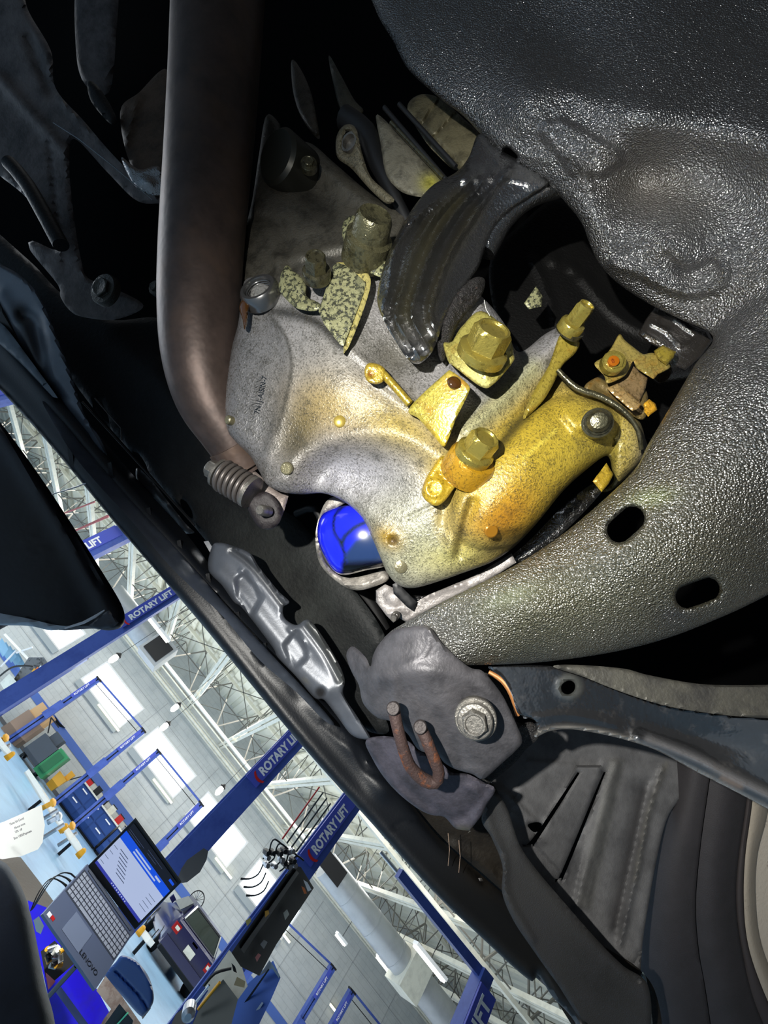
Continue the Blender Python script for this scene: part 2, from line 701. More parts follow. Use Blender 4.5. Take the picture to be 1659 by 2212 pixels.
# block courses: recessed-looking joint strips every 0.2 m would be under 2 px; the big panel joints are built
for i, x in enumerate((-9.4, -6.1, -1.9, 2.0, 6.0, 9.6, 12.2, 14.6)):
    b = boxes('trim_%d' % (i + 1), [(x, W - .012, 1.5, x + .035, W, 5.0)], m_joint); b['kind'] = 'structure'
for i, z in enumerate((2.35, 4.45)):
    b = boxes('trim_%d' % (i + 11), [(-30, W - .012, z, 40, W, z + .02)], m_joint); b['kind'] = 'structure'
b = boxes('trim_20', [(-30, W - .02, 1.2, 40, W, 1.48)], m_stripe); b['kind'] = 'structure'
b = boxes('baseboard_back', [(-30, W - .03, 0, 40, W, .12)], mat('base_grey', (.42, .42, .43), .7)); b['kind'] = 'structure'
wl2 = boxes('wall_right', [(30, -6, 0, 30.3, W, 7.4)], m_wall); wl2['kind'] = 'structure'
for i, (a, c) in enumerate(wins):
    f = boxes('window_%d' % (i + 1), [(a, W - .03, z0w - .06, c, W + .05, z0w), (a, W - .03, z1w, c, W + .05, z1w + .06),
                                      (a - .06, W - .03, z0w - .06, a, W + .05, z1w + .06), (c, W - .03, z0w - .06, c + .06, W + .05, z1w + .06)], m_white)
    f['kind'] = 'structure'
    boxes('glass_pane', [(a, W + .08, z0w, c, W + .1, z1w)], m_glow, f)
    b = boxes('window_sill', [(a - .05, W - .10, z0w - .30, c + .05, W, z0w - .06)], mat('sill_grey', (.66, .69, .70), .6), f)

# ceiling: ribbed deck, joists, girders
NR = 110
V, F = [], []
xs_ = []
for i in range(NR + 1):
    x = -26 + i * .55
    xs_ += [(x, 7.0), (x + .30, 7.0), (x + .34, 7.09), (x + .51, 7.09)]
for (x, z) in xs_:
    V += [(x, 2.0, z), (x, W, z)]
for i in range(len(xs_) - 1):
    F.append((2 * i, 2 * i + 2, 2 * i + 3, 2 * i + 1))
n0 = len(V)
V += [(-26, 2, 7.3), (-26, W, 7.3), (35, 2, 7.3), (35, W, 7.3)]
F.append((n0, n0 + 1, n0 + 3, n0 + 2))
ce = new_obj('ceiling', V, F, m_deck, None, False); ce['kind'] = 'structure'

jx = [-20.3 + 2.4 * i for i in range(20)]
random.seed(11)
for i, x in enumerate(jx):
    t = thing('roof_joist', (x, 13, 5.5), '', '')
    t['kind'] = 'structure'
    boxes('bottom_chord', [(x - .13, 3, 5.48, x - .02, W, 5.60), (x + .02, 3, 5.48, x + .13, W, 5.60)], m_cream, t)
    boxes('top_chord', [(x - .12, 3, 6.88, x + .12, W, 6.98)], m_cream, t)
    bb = []
    y = 3.3
    while y < W - 1.9:
        bb.append(((x, y, 5.55), (x, y + .95, 6.9), .028, .028))
        bb.append(((x, y + .95, 6.9), (x, y + 1.9, 5.55), .028, .028))
        y += 1.9
    bars('web_rod', bb, m_web, t)['kind'] = 'stuff'
    if i % 1 == 0:
        bb = []
        for y in (8.5, 13.5, 18.5, 23.3):
            yy = y + random.uniform(-.2, .2)
            bb += [((x, yy, 5.55), (x + 2.4, yy, 6.9), .028, .028), ((x, yy, 6.9), (x + 2.4, yy, 5.55), .028, .028),
                   ((x, yy, 5.53), (x + 2.4, yy, 5.53), .035, .035)]
        bars('cross_brace', bb, m_web, t)['kind'] = 'stuff'
for k, y in enumerate((5.5, 13.2, 21.0)):
    t = thing('roof_girder', (0, y, 5.2), '', '')
    t['kind'] = 'structure'
    boxes('bottom_chord', [(-24, y - .09, 5.2, 30, y + .09, 5.3)], m_cream, t)
    boxes('top_chord', [(-24, y - .10, 6.75, 30, y + .10, 6.87)], m_cream, t)
    bb = []
    x = -23.
    while x < 29:
        bb.append(((x, y, 5.25), (x + .9, y, 6.8), .07, .05))
        bb.append(((x + .9, y, 6.8), (x + 1.8, y, 5.25), .05, .05))
        x += 1.8
    bars('web_rod', bb, m_web, t)['kind'] = 'stuff'
# pipe runs along the wall top
for i, (y, z, r) in enumerate(((24.6, 5.2, .05), (24.1, 5.35, .035), (23.6, 5.15, .06), (22.9, 5.4, .03))):
    o = tube('ceiling_pipe', [(-22, y, z, r), (30, y, z, r)], m_cream, None, 8, 50, False, world=True)
    o['kind'] = 'structure'

# ducts
def duct(x0, x1, y, z, r, label):
    t = thing('air_duct', (x0, y, z), label, 'duct')
    tube('duct_shell', [(x0, y, z, r), (x1, y, z, r)], m_duct, t, 28, 99, False, world=True)
    for k in range(1, int((x1 - x0) / 1.2)):
        x = x0 + k * 1.2
        tube('seam_band', [(x - .03, y, z, r + .012), (x + .03, y, z, r + .012)], m_duct, t, 28, 99, False, world=True)
        bars('hanger_strap', [((x, y, z + r), (x, y, 7.1), .03, .01)], m_dark, t)
    return t


t = duct(6.3, 22, 18, 4.72, .42, 'long round grey ventilation duct below the roof at right')
boxes('outlet_box', [(10.2, 17.45, 4.15, 11.0, 18.5, 5.25)], m_cream, t)
boxes('vent_panel', [(6.0, 17.56, 4.5, 6.9, 17.62, 5.0)], m_dark, t)
t = duct(-5.8, -3.2, 18, 4.75, .42, 'short grey ventilation duct behind the lift post under the roof at left')
boxes('outlet_box', [(-3.5, 17.55, 4.3, -2.6, 18.45, 5.2)], m_duct, t)
boxes('vent_panel', [(-3.4, 17.5, 4.42, -2.7, 17.56, 5.08)], m_dark, t)


def striplight(p, L, label, ax='x', w=.09, grp=None):
    t = thing('strip_light', p, label, 'light', grp)
    x, y, z = p
    wallm = y > 24
    if wallm:
        boxes('housing', [(x - L / 2, y + .06, z, x + L / 2, y + .15, z + .09)], m_white, t)
        boxes('lamp_tube', [(x - L / 2 + .03, y, z + .01, x + L / 2 - .03, y + .06, z + .08)], mat('lamp_warm', (1, 1, .9), .4, emit=((1, .97, .80), 2.2)), t)
        return
    if ax == 'x':
        boxes('housing', [(x - L / 2, y - w, z + .05, x + L / 2, y + w, z + .13)], m_white, t)
        boxes('lamp_tube', [(x - L / 2 + .03, y - w * .8, z, x + L / 2 - .03, y + w * .8, z + .06)], m_lamp, t)
    else:
        boxes('housing', [(x - w, y - L / 2, z + .05, x + w, y + L / 2, z + .13)], m_white, t)
        boxes('lamp_tube', [(x - w * .8, y - L / 2 + .03, z, x + w * .8, y + L / 2 - .03, z + .06)], m_lamp, t)
    bars('hanger', [((x, y, z + .13), (x, y, 7.1), .015, .015)], m_dark, t)


def mid(a, b, Y):
    p, q = onY(*a, Y), onY(*b, Y)
    return ((p.x + q.x) / 2, Y, (p.z + q.z) / 2), (q - p).length


for a, b, Y, lab in [((312, 1330), (362, 1388), 16, 'bright strip light under the roof beside the short duct'),
                     ((893, 2045), (958, 2122), 14, 'longest bright strip light beside the long duct outlet'),
                     ((722, 2025), (746, 2040), 20, 'small lit strip light left of the long duct'),
                     ((810, 2075), (842, 2096), 19, 'lit strip light between the long duct and the small one'),
                     ((712, 2172), (730, 2196), 24.85, 'strip light low on the wall beside the far portal frame'),
                     ((596, 1998), (624, 2042), 24.85, 'wall strip light right of the black carriage cover'),
                     ((462, 1855), (500, 1900), 24.85, 'yellowish strip light on the wall below the third window'),
                     ((212, 1520), (252, 1583), 24.85, 'yellowish strip light on the wall below the first window'),
                     ((328, 1684), (370, 1737), 24.85, 'yellowish strip light on the wall below the second window')]:
    p, L = mid(a, b, Y)
    striplight(p, L, lab, w=.07 if L > 2 else .12)
for (x, y, Y, lab) in [(247, 1422, 15, 'bright bulb lamp hanging left of the first window'), (249, 1366, 15, 'bulb lamp hanging under the black lip at left'),
                       (379, 1528, 17, 'bulb lamp hanging above the second window'), (356, 1569, 17, 'square lamp hanging beside the second window'),
                       (475, 1707, 17, 'lamp hanging beside the third window'), (516, 1699, 15, 'lamp hanging left of the big lift sign')]:
    c = onY(x, y, Y)
    t = thing('hanging_lamp', c, lab, 'light')
    rings('lamp_bulb', c, (0, 0, 1), [(.03, -.16, 0), (.08, -.10, 0), (.09, .04, 0), (.05, .1, 0)], m_lamp, t, 16)
    rings('lamp_cap', c + Vector((0, 0, .1)), (0, 0, 1), [(.10, 0, 0), (.10, .03, 0), (.03, .1, 0)], m_dark, t, 16)
    bars('cord', [(c + Vector((0, 0, .2)), (c.x, c.y, 7.1), .012, .012)], m_dark, t)


# ---------------------------------------------------------------- two-post lifts
def lift_post(top, Y, H, wdt, label, sign=None, carriage=False, lower=None, sx=0.):
    c = onY(*top, Y)
    H = H or c.z
    x = c.x + sx
    t = thing('lift_post', (x, Y, 0), label, 'lift')
    d = wdt
    boxes('column', [(x - d / 2, Y, 0, x + d / 2, Y + d * .6, H), (x - d / 2 - .03, Y + .05, 0, x - d / 2, Y + .09, H)], m_blue, t)
    boxes('base_plate', [(x - d, Y - .2, 0, x + d, Y + d + .1, .04)], m_dark, t)
    if sign:
        z0, z1, side = sign
        sw = d * .66
        boxes('sign_board', [(x - d / 2 - .02, Y - .04, z0, x - d / 2 + sw, Y - .005, z1)], m_bluebright, t)
        L = z1 - z0
        text('sign_lettering', 'ROTARY LIFT', (x - d / 2 + sw * .82, Y - .042, z0 + L * .13), (0, 0, 1), (-1, 0, 0), sw * .85, m_white, t, .004, L * .66 / (sw * .85) / 6.3, bold=.04)
        text('sign_emblem', '(', (x - d / 2 + sw * .86, Y - .042, z0 + L * .05), (0, 0, 1), (-1, 0, 0), sw * .95, m_red, t, .005, .9, bold=.05)
    if carriage:
        z0, z1 = carriage
        boxes('carriage', [(x - d * .62, Y - .12, z0, x + d * .62, Y - .01, z1)], m_blue, t)
        boxes('carriage_pad', [(x + d * .3, Y - .16, z0 + .3, x + d * .75, Y - .1, z1 - .2)], m_black, t)
    return t


lift_post((632, 1608), 9, 4.6, .37, 'big blue lift column crossing the third window with white lettering', sign=(3.0, 4.5, 1), sx=-.02)
lift_post((370, 1285), 9.5, 4.4, .27, 'big blue lift column at left, lettering half hidden by the black panel', sign=(3.0, 4.4, 1))
t = lift_post((758, 1750), 8, 4.7, .33, 'blue lift column at right with a black carriage cover and hoses', sign=(2.75, 3.95, 1), sx=-.05)
xc = onY(600, 1985, 7.8).x
cc = [onY(*q, 7.75) for q in ((503, 2052), (560, 1960), (640, 1860), (678, 1915), (600, 2040), (556, 2110), (527, 2100))]
carr = thing('carriage_cover', cc[4], 'long dark grey lift carriage cover with orange and yellow stickers', 'cover')
slab('cover_shell', [(500, 2058), (632, 1868), (650, 1873), (678, 1918), (597, 2040), (560, 2108), (520, 2088)], [(500, 2058, 4.60), (640, 1868, 5.40), (597, 2040, 5.30)], m_dark, carr, .18)
slab('cover_edge', [(520, 2050), (640, 1880), (646, 1886), (527, 2060)], [(500, 2058, 4.56), (640, 1868, 5.36), (597, 2040, 5.26)], mat('worn_edge', (.35, .34, .34), .4, .4), carr, .05)
for nm, pl, mm in [('sticker', [(655, 1900), (664, 1906), (673, 1922), (665, 1926)], m_white), ('sticker', [(651, 1914), (658, 1918), (663, 1930), (657, 1931)], mat('orange', (.88, .45, .18), .6)),
                   ('sticker', [(572, 1968), (580, 1966), (582, 1974), (573, 1982)], m_gold), ('sticker', [(530, 1989), (541, 1982), (543, 1990), (534, 2001)], mat('sticker_yellow', (.75, .70, .35), .6)),
                   ('sticker', [(551, 2068), (558, 2059), (564, 2063), (555, 2078)], m_redpipe), ('sticker', [(562, 2040), (570, 2030), (578, 2035), (570, 2050)], mat('worn_grey', (.45, .45, .46), .6)),
                   ('sticker', [(612, 1972), (620, 1964), (625, 1975), (616, 1988)], mat('worn_pale', (.66, .66, .62), .6))]:
    slab(nm, pl, [(500, 2058, 4.50), (640, 1868, 5.30), (597, 2040, 5.20)], mm, carr, .02)
_dp = 9 / ray(420, 1870).y - .35
pad = slab('carriage_pad', [(383, 1899), (392, 1876), (404, 1858), (440, 1832), (450, 1838), (446, 1858), (432, 1884), (404, 1906), (390, 1908)], [(420, 1870, _dp)], m_black, None, .12)
tag(pad, 'black padded lift carriage guard beside the top right corner of the laptop', 'pad')
# hoses and pipe rods over the carriage
hr = thing('hose_reel_rack', P(600, 1860, 5.2), 'rack of black hoses and fittings above the dark carriage cover', 'rack')
for i in range(4):
    tube('hose_drop', [(690 + i * 8, 1700 + i * 12, 5.2, 1.6), (610 + i * 10, 1812 + i * 9, 5.2, 1.8)], m_black if i else m_red, hr, 8, .3, False)
for i in range(5):
    x0, y0 = 586 + i * 12, 1815 + i * 9
    tube('hose_bend', [(x0 + 22, y0 + 8, 5.2, 1.7), (x0 + 8, y0 - 2, 5.2, 1.7), (x0, y0 + 6, 5.2, 1.7), (x0 - 6, y0 + 30, 5.2, 1.6), (x0 - 18, y0 + 40, 5.2, 1.5)], m_dark, hr, 8, .03)
for i in range(3):
    x0, y0 = 558 + i * 6, 1880 + i * 18
    tube('hose_gun', [(x0 + 10, y0 - 12, 5.1, 1.6), (x0, y0 + 8, 5.1, 1.6), (x0 - 18, y0 + 18, 5.1, 1.5), (x0 - 38, y0 + 18, 5.1, 2.2)], m_dark, hr, 8, .03)
random.seed(5)
for i in range(16):
    x0, y0 = 572 + random.random() * 60, 1830 + random.random() * 40
    p0 = P(x0, y0, 5.25)
    rings('fitting', p0, cw((.5, .4, .8)), [(.035, 0, 6), (.035, .07, 6), (.025, .09, 0), (.025, .14, 0)], m_steel if i % 2 else m_dark, hr, 12)

# far lifts with overhead cables
def far_lift(tops, H, names, Y=23., w=.25, beam=True):
    for (tp, lab) in zip(tops, names):
        c = onY(*tp, Y)
        x = c.x
        t = thing('lift_post', (x, Y, 0), lab, 'lift')
        boxes('column', [(x - w / 2, Y, 0, x - w * .1, Y + w, c.z), (x + w * .1, Y, 0, x + w / 2, Y + w, c.z)], m_blue, t)
        boxes('channel', [(x - w * .1, Y + .05, 0, x + w * .1, Y + w, c.z)], m_dark, t)
        boxes('carriage', [(x - w * .62, Y - .10, 1.2, x + w * .62, Y - .01, 1.9)], m_blue, t)
        boxes('sign_board', [(x - w / 2, Y - .03, c.z - 1.1, x + w * .1, Y - .005, c.z - .15)], m_bluebright, t)
        text('sign_lettering', 'ROTARY LIFT', (x + w * .02, Y - .035, c.z - 1.0), (0, 0, 1), (-1, 0, 0), w * .45, m_white, t, .004, .9, bold=.02)
        boxes('cap_plate', [(x - w * .6, Y - .02, c.z - .06, x + w * .6, Y + w, c.z)], m_dark, t)
    if beam:
        a, b = onY(*tops[0], Y), onY(*tops[1], Y)
        t = thing('overhead_beam', (a + b) / 2 + Vector((0, 0, -.1)), names[2], 'beam')
        bars('cable_tube', [(a + Vector((0, .1, -.02)), b + Vector((0, .1, -.02)), .07, .07)], m_blue, t)
        bars('cable', [(a + Vector((0, .1, -.22)), b + Vector((0, .1, -.22)), .025, .025)], m_black, t)


far_lift([(188, 1416), (120, 1330)], 3.7, ['slim blue lift post just left of the first window'], beam=False)
far_lift([(215, 1465), (312, 1576)], 3.7, ['slim blue lift post ending inside the first window', 'slim blue lift post between first and second window', 'thin blue overhead beam crossing the first window'])
far_lift([(345, 1622), (437, 1735)], 3.7, ['slim blue lift post ending inside the second window', 'slim blue lift post right of the second window', 'thin blue overhead beam crossing the second window'])
far_lift([(615, 1985), (722, 2087)], 3.7, ['slim blue lift post hidden behind the dark carriage cover', 'dark blue lift post low in the picture on the bare wall', 'blue overhead beam right of the dark carriage cover'])
far_lift([(764, 2140), (830, 2222)], 3.7, ['blue portal post at the bottom edge right of the dark one', 'blue portal post cut by the bottom edge', 'blue portal beam at the bottom edge'])
# near portal at the bottom right
t = thing('lift_portal', P(1040, 2170, 8), 'near blue lift portal at the bottom right with white letters and grey pole', 'lift')
c = onY(1052, 2095, 6.0)
boxes('column', [(c.x - .03, 6.0, 0, c.x + .12, 6.2, c.z)], m_blue, t)
boxes('sign_board', [(c.x - .04, 5.95, c.z - 1.5, c.x + .20, 5.98, c.z - .14)], m_bluebright, t)
text('sign_lettering', 'ROTARY LIFT', (c.x + .16, 5.945, c.z - 1.46), (0, 0, 1), (-1, 0, 0), .21, m_white, t, .004, .99, bold=.03)
e = onY(870, 1888, 6.0)
bars('overhead_beam', [(c + Vector((.05, .1, -.05)), (e.x, 6.1, e.z), .10, .10)], m_blue, t)
tube('cable_pole', [(822, 1840, 7.2, 4.2), (1022, 2080, 6.6, 4.2)], m_steel, t, 12, 9, False)
slab('end_bracket', [(1030, 2088), (1042, 2086), (1040, 2106), (1032, 2104)], [(1040, 2100, 6.4)], m_black, t, .05)
# two more columns seen through the gap at left
z0_ = onY(158, 1192, 13.5).z
lift_post((300, 1132), 13.5, None, .52, 'blue lift column seen through the middle of the gap at left', sign=(z0_ - .9, z0_ + 1.25, 1))
z0_ = onY(-20, 868, 13.5).z
lift_post((60, 836), 13.5, None, .50, 'blue lift column at the top left end of the gap', sign=(z0_ - 1.3, z0_ + .55, 1))
for k, (a, b) in enumerate([((130, 1112), (205, 1084)), ((150, 1152), (235, 1116)), ((158, 1148), (236, 1112))]):
    o = tube('air_pipe', [(a[0], a[1], 11 + k * .1, 1.6), (b[0], b[1], 11 + k * .1, 1.6)], m_redpipe, None, 8, 9, False)
    bars('pipe_hanger', [(P((a[0] + b[0]) / 2, (a[1] + b[1]) / 2, 11 + k * .1), Vector((P((a[0] + b[0]) / 2, (a[1] + b[1]) / 2, 11 + k * .1).x, P((a[0] + b[0]) / 2, (a[1] + b[1]) / 2, 11 + k * .1).y, 7.1)), .015, .015)], m_dark, o)
    tag(o, ['thin red air pipe, uppermost in the gap', 'thin red air pipe, lower of the crossing pair', 'thin red air pipe, upper of the crossing pair'][k], 'pipe')


# ---------------------------------------------------------------- along the back wall
def cabinet(x0, x1, label):
    t = thing('tool_cabinet', ((x0 + x1) / 2, 24.2, 0), label, 'cabinet')
    boxes('body', [(x0, 24.0, .08, x1, 24.9, .95)], mat('cabinet_blue', (.10, .25, .50), .45), t)
    boxes('worktop', [(x0 - .02, 23.95, .95, x1 + .02, 24.95, 1.0)], m_cream, t)
    n = 3
    for i in range(n):
        a = x0 + (x1 - x0) * i / n + .03
        b_ = x0 + (x1 - x0) * (i + 1) / n - .03
        f = boxes('drawer', [(a, 23.97, .55, b_, 24.0, .90)], mat('cabinet_blue', None), t)
        boxes('handle', [(a + .2, 23.94, .80, b_ - .2, 23.97, .84)], m_white, f)
        f = boxes('door', [(a, 23.97, .12, b_, 24.0, .50)], mat('cabinet_blue', None), t)
        boxes('handle', [(a + .2, 23.94, .42, b_ - .2, 23.97, .46)], m_white, f)
    boxes('plinth', [(x0 + .05, 24.05, 0, x1 - .05, 24.85, .08)], m_dark, t)


cabinet(-1.5, .75, 'dark blue drawer cabinet on the wall left of the laptop screen, first one')
cabinet(.85, 3.1, 'dark blue drawer cabinet on the wall nearest the laptop screen')
random.seed(3)
for i in range(9):
    x = -1.3 + i * .48
    hh = .12 + random.random() * .22
    t = thing('bench_tool', (x, 24.3, 1.0), ['red toolbox on the blue cabinets', 'grey can on the blue cabinets, left end', 'dark battery charger on the blue cabinets', 'pale paint tin on the blue cabinets', 'red toolbox on the blue cabinets, second', 'steel tub in the middle of the blue cabinets', 'dark box on the right blue cabinet', 'pale tin on the right blue cabinet', 'grey can at the right end of the cabinets'][i], 'tool')
    mm = [m_red, m_dark, m_dark, m_cream, m_red, m_steel, m_dark, m_cream, m_dark][i]
    boxes('body', [(x - .13, 24.2, 1.0, x + .13, 24.45, 1.0 + hh)], mm, t)
    boxes('lid', [(x - .14, 24.19, 1.0 + hh, x + .14, 24.46, 1.03 + hh)], m_dark, t)
# green sweeper
t = thing('floor_sweeper', (-3.2, 22.8, 0), 'dark grey floor sweeper machine against the wall with a green side', 'machine')
boxes('body', [(-3.75, 22.6, .18, -2.95, 23.8, .95)], mat('sweeper_grey', (.22, .25, .29), .6), t)
boxes('hood', [(-3.55, 22.7, .95, -3.1, 23.6, 1.25)], mat('sweeper_grey', None), t)
boxes('green_side', [(-2.93, 22.6, .1, -2.45, 23.7, 1.05)], m_green, t)
boxes('green_panel', [(-2.85, 22.57, .25, -2.55, 22.6, .95)], mat('green_dark', (.10, .36, .22), .5), t)
for x in (-3.6, -2.75):
    for y in (22.75, 23.5):
        rings('wheel', Vector((x, y, .12)), (1, 0, 0), [(.12, -.04, 0), (.12, .04, 0)], m_black, t, 18)
bars('handle_bar', [((-3.7, 22.7, 1.0), (-4.1, 22.5, 1.35), .04, .04), ((-4.1, 22.5, 1.35), (-3.6, 22.5, 1.35), .04, .04)], m_dark, t)
# yellow mop bucket
t = thing('mop_bucket', (-1.85, 23.6, 0), 'yellow mop bucket with wringer standing by the wall', 'bucket')
slabm = rings('bucket', Vector((-2.1, 23.6, .08)), (0, 0, 1), [(.24, 0, 4), (.32, .5, 4), (.34, .52, 4), (.28, .50, 4)], m_gold, t, 24, PI / 4)
rings('wringer', Vector((-1.95, 23.6, .6)), (0, 0, 1), [(.14, 0, 4), (.17, .28, 4)], m_gold, t, 24, PI / 4)
bars('mop_handle', [((-1.95, 23.6, .5), (-1.5, 24.6, 1.35), .03, .03)], m_dark, t)
# cardboard box
t = thing('cardboard_box', (-4.6, 23, 0), 'tall brown cardboard box with a pale open flap by the wall', 'box')
boxes('box_body', [(-5.05, 23.4, 0, -4.15, 24.3, .95)], m_card, t)
boxes('box_flap', [(-5.0, 23.45, .95, -4.2, 24.25, 1.42)], m_cardl, t)
for i, (x, z) in enumerate(((-3.0, 1.05), (-2.6, .85))):
    o = slab('hanging_cloth', [(118 + i * 12, 1545 + i * 28), (128 + i * 8, 1560 + i * 28), (142 + i * 4, 1573 + i * 24), (122 + i * 10, 1568 + i * 28)], [(120, 1560, 24.5 / 1.29)], m_black, None, .05)
    tag(o, ['dark cloth hanging on the blue wall stripe, upper one', 'dark cloth hanging on the blue wall stripe, lower one'][i], 'cloth')
# fan behind the blue car
t = thing('pedestal_fan', (8.0, 24.4, 0), 'round grey pedestal fan on the wall behind the blue car', 'fan')
fc = onY(424, 1945, 24.3)
def torus(name, c, ax, R, r, m, parent, n=32, k=8):
    X, Y, Z = frame_of(ax)
    V, F = [], []
    for i in range(n):
        a = 2 * PI * i / n
        rd = X * math.cos(a) + Y * math.sin(a)
        for j in range(k):
            b = 2 * PI * j / k
            V.append(tuple(c + rd * (R + r * math.cos(b)) + Z * (r * math.sin(b))))
    for i in range(n):
        for j in range(k):
            i2, j2 = (i + 1) % n, (j + 1) % k
            F.append((i * k + j, i2 * k + j, i2 * k + j2, i * k + j2))
    return new_obj(name, V, F, m, parent)
torus('guard_ring', fc, (0, 1, 0), .30, .02, m_dark, t)
bars('guard_spoke', [(fc, fc + Vector((math.cos(a) * .3, 0, math.sin(a) * .3)), .012, .012) for a in [i * PI / 8 for i in range(16)]], m_dark, t)['kind'] = 'stuff'
for k in range(4):
    a = k * PI / 2 + .4
    bars('blade', [(fc + Vector((0, .05, 0)), fc + Vector((math.cos(a) * .26, .05, math.sin(a) * .26)), .12, .015)], m_duct, t)
bars('stand', [(fc, (fc.x, fc.y, 0), .05, .05)], m_dark, t)

# ---------------------------------------------------------------- the blue car
m_car = mat('car_paint', (.045, .045, .25), .3, .0, coat=.5)
m_tyre = mat('tyre_rubber', (.03, .03, .035), .85)
m_glass = mat('car_glass', (.10, .14, .12), .06, .0, coat=.6)
cx, cy = 4.72, 18.6
t = thing('car', (cx, cy, 0), 'dark blue hatchback parked nose away on the pale blue floor', 'car')
secs = []
prof_y = [(0., .42, .95, .78, .80), (.12, .30, 1.02, .90, .84), (.45, .28, 1.08, .92, .80), (.75, .28, 1.10, .93, .78), (3.0, .28, 1.0, .93, .76), (4.2, .35, .85, .88, .7)]
V, F = [], []
def ring_sec(y, zb, zt, hw, tw):
    return [(-hw * .9, zb), (-hw, zb + .15), (-hw, zb + .4), (-hw * .97, zt - .12), (-tw, zt), (tw, zt), (hw * .97, zt - .12), (hw, zb + .4), (hw, zb + .15), (hw * .9, zb)]
for (y, zb, zt, hw, tw) in prof_y:
    for (x, z) in ring_sec(y, zb, zt, hw, tw):
        V.append((cx + x, cy + y, z))
k = 10
for i in range(len(prof_y) - 1):
    for j in range(k):
        F.append((i * k + j, i * k + (j + 1) % k, (i + 1) * k + (j + 1) % k, (i + 1) * k + j))
F.append(tuple(range(k))); F.append(tuple((len(prof_y) - 1) * k + j for j in range(k))[::-1])
new_obj('body', V, F, m_car, t, True, autos=40)
# greenhouse
V, F = [], []
for (y, z, hw) in [(.15, 1.0, .80), (.50, 1.45, .62), (.8, 1.52, .62), (2.2, 1.5, .60), (3.0, .98, .76)]:
    V += [(cx - hw, cy + y, z), (cx + hw, cy + y, z), (cx - hw * 1.15 if z > 1.1 else cx - hw, cy + y, .98), (cx + hw * 1.15 if z > 1.1 else cx + hw, cy + y, .98)]
for i in range(4):
    a, b = i * 4, i * 4 + 4
    F += [(a, a + 1, b + 1, b), (a, b, b + 2, a + 2), (a + 1, a + 3, b + 3, b + 1)]
new_obj('roof', V, F, m_car, t, False)
def quad(name, pts, m, parent, off=(0, 0, 0), th=.012):
    p = [Vector(q) + Vector(off) for q in pts]
    nn = (p[1] - p[0]).cross(p[2] - p[0]).normalized() * th
    V = [tuple(q) for q in p] + [tuple(q - nn) for q in p]
    F = [(0, 1, 2, 3), (7, 6, 5, 4), (0, 4, 5, 1), (1, 5, 6, 2), (2, 6, 7, 3), (3, 7, 4, 0)]
    return new_obj(name, V, F, m, parent, False)
quad('rear_window', [(cx - .66, cy + .19, 1.07), (cx + .66, cy + .19, 1.07), (cx + .54, cy + .47, 1.42), (cx - .54, cy + .47, 1.42)], m_glass, t, (0, -.03, .0))
bars('window_trim', [((cx - .70, cy + .15, 1.05), (cx + .70, cy + .15, 1.05), .04, .03), ((cx - .57, cy + .46, 1.45), (cx + .57, cy + .46, 1.45), .05, .04),
                     ((cx - .70, cy + .15, 1.05), (cx - .57, cy + .46, 1.45), .05, .04), ((cx + .70, cy + .15, 1.05), (cx + .57, cy + .46, 1.45), .05, .04)], m_chrome, t)
quad('side_window', [(cx - .86, cy + .6, 1.08), (cx - .86, cy + 2.3, 1.08), (cx - .66, cy + 2.1, 1.42), (cx - .66, cy + .7, 1.42)], m_glass, t, (-.02, 0, 0))
for s in (-1, 1):
    boxes('tail_light', [(cx + s * .74 - .12, cy - .02, .70, cx + s * .74 + .12, cy + .12, .90)], mat('tail_red', (.62, .05, .05), .2), t)
    boxes('reversing_lamp', [(cx + s * .72 - .07, cy - .035, .77, cx + s * .72 + .07, cy - .02, .85)], m_cream, t)
boxes('number_plate', [(cx - .17, cy - .03, .60, cx + .17, cy, .78)], m_cream, t)
boxes('badge', [(cx - .10, cy + .0, .86, cx + .12, cy + .02, .91)], m_chrome, t)
boxes('bumper', [(cx - .86, cy - .07, .34, cx + .86, cy + .2, .56)], m_car, t)
boxes('bumper_lip', [(cx - .80, cy - .04, .22, cx + .80, cy + .2, .34)], m_black, t)
for s in (-1, 1):
    for y in (.75, 3.3):
        o = rings('wheel', Vector((cx + s * .80, cy + y, .33)), (s, 0, 0), [(.33, -.1, 0), (.33, .12, 0), (.24, .13, 0), (.22, .1, 0)], m_tyre, t, 28)
        rings('hub', Vector((cx + s * .80, cy + y, .33)), (s, 0, 0), [(.21, .09, 0), (.18, .12, 0), (.06, .14, 0)], m_steel, o, 20)
bars('mirror', [((cx - .9, cy + 2.3, 1.05), (cx - 1.08, cy + 2.3, 1.08), .12, .14)], m_car, t)

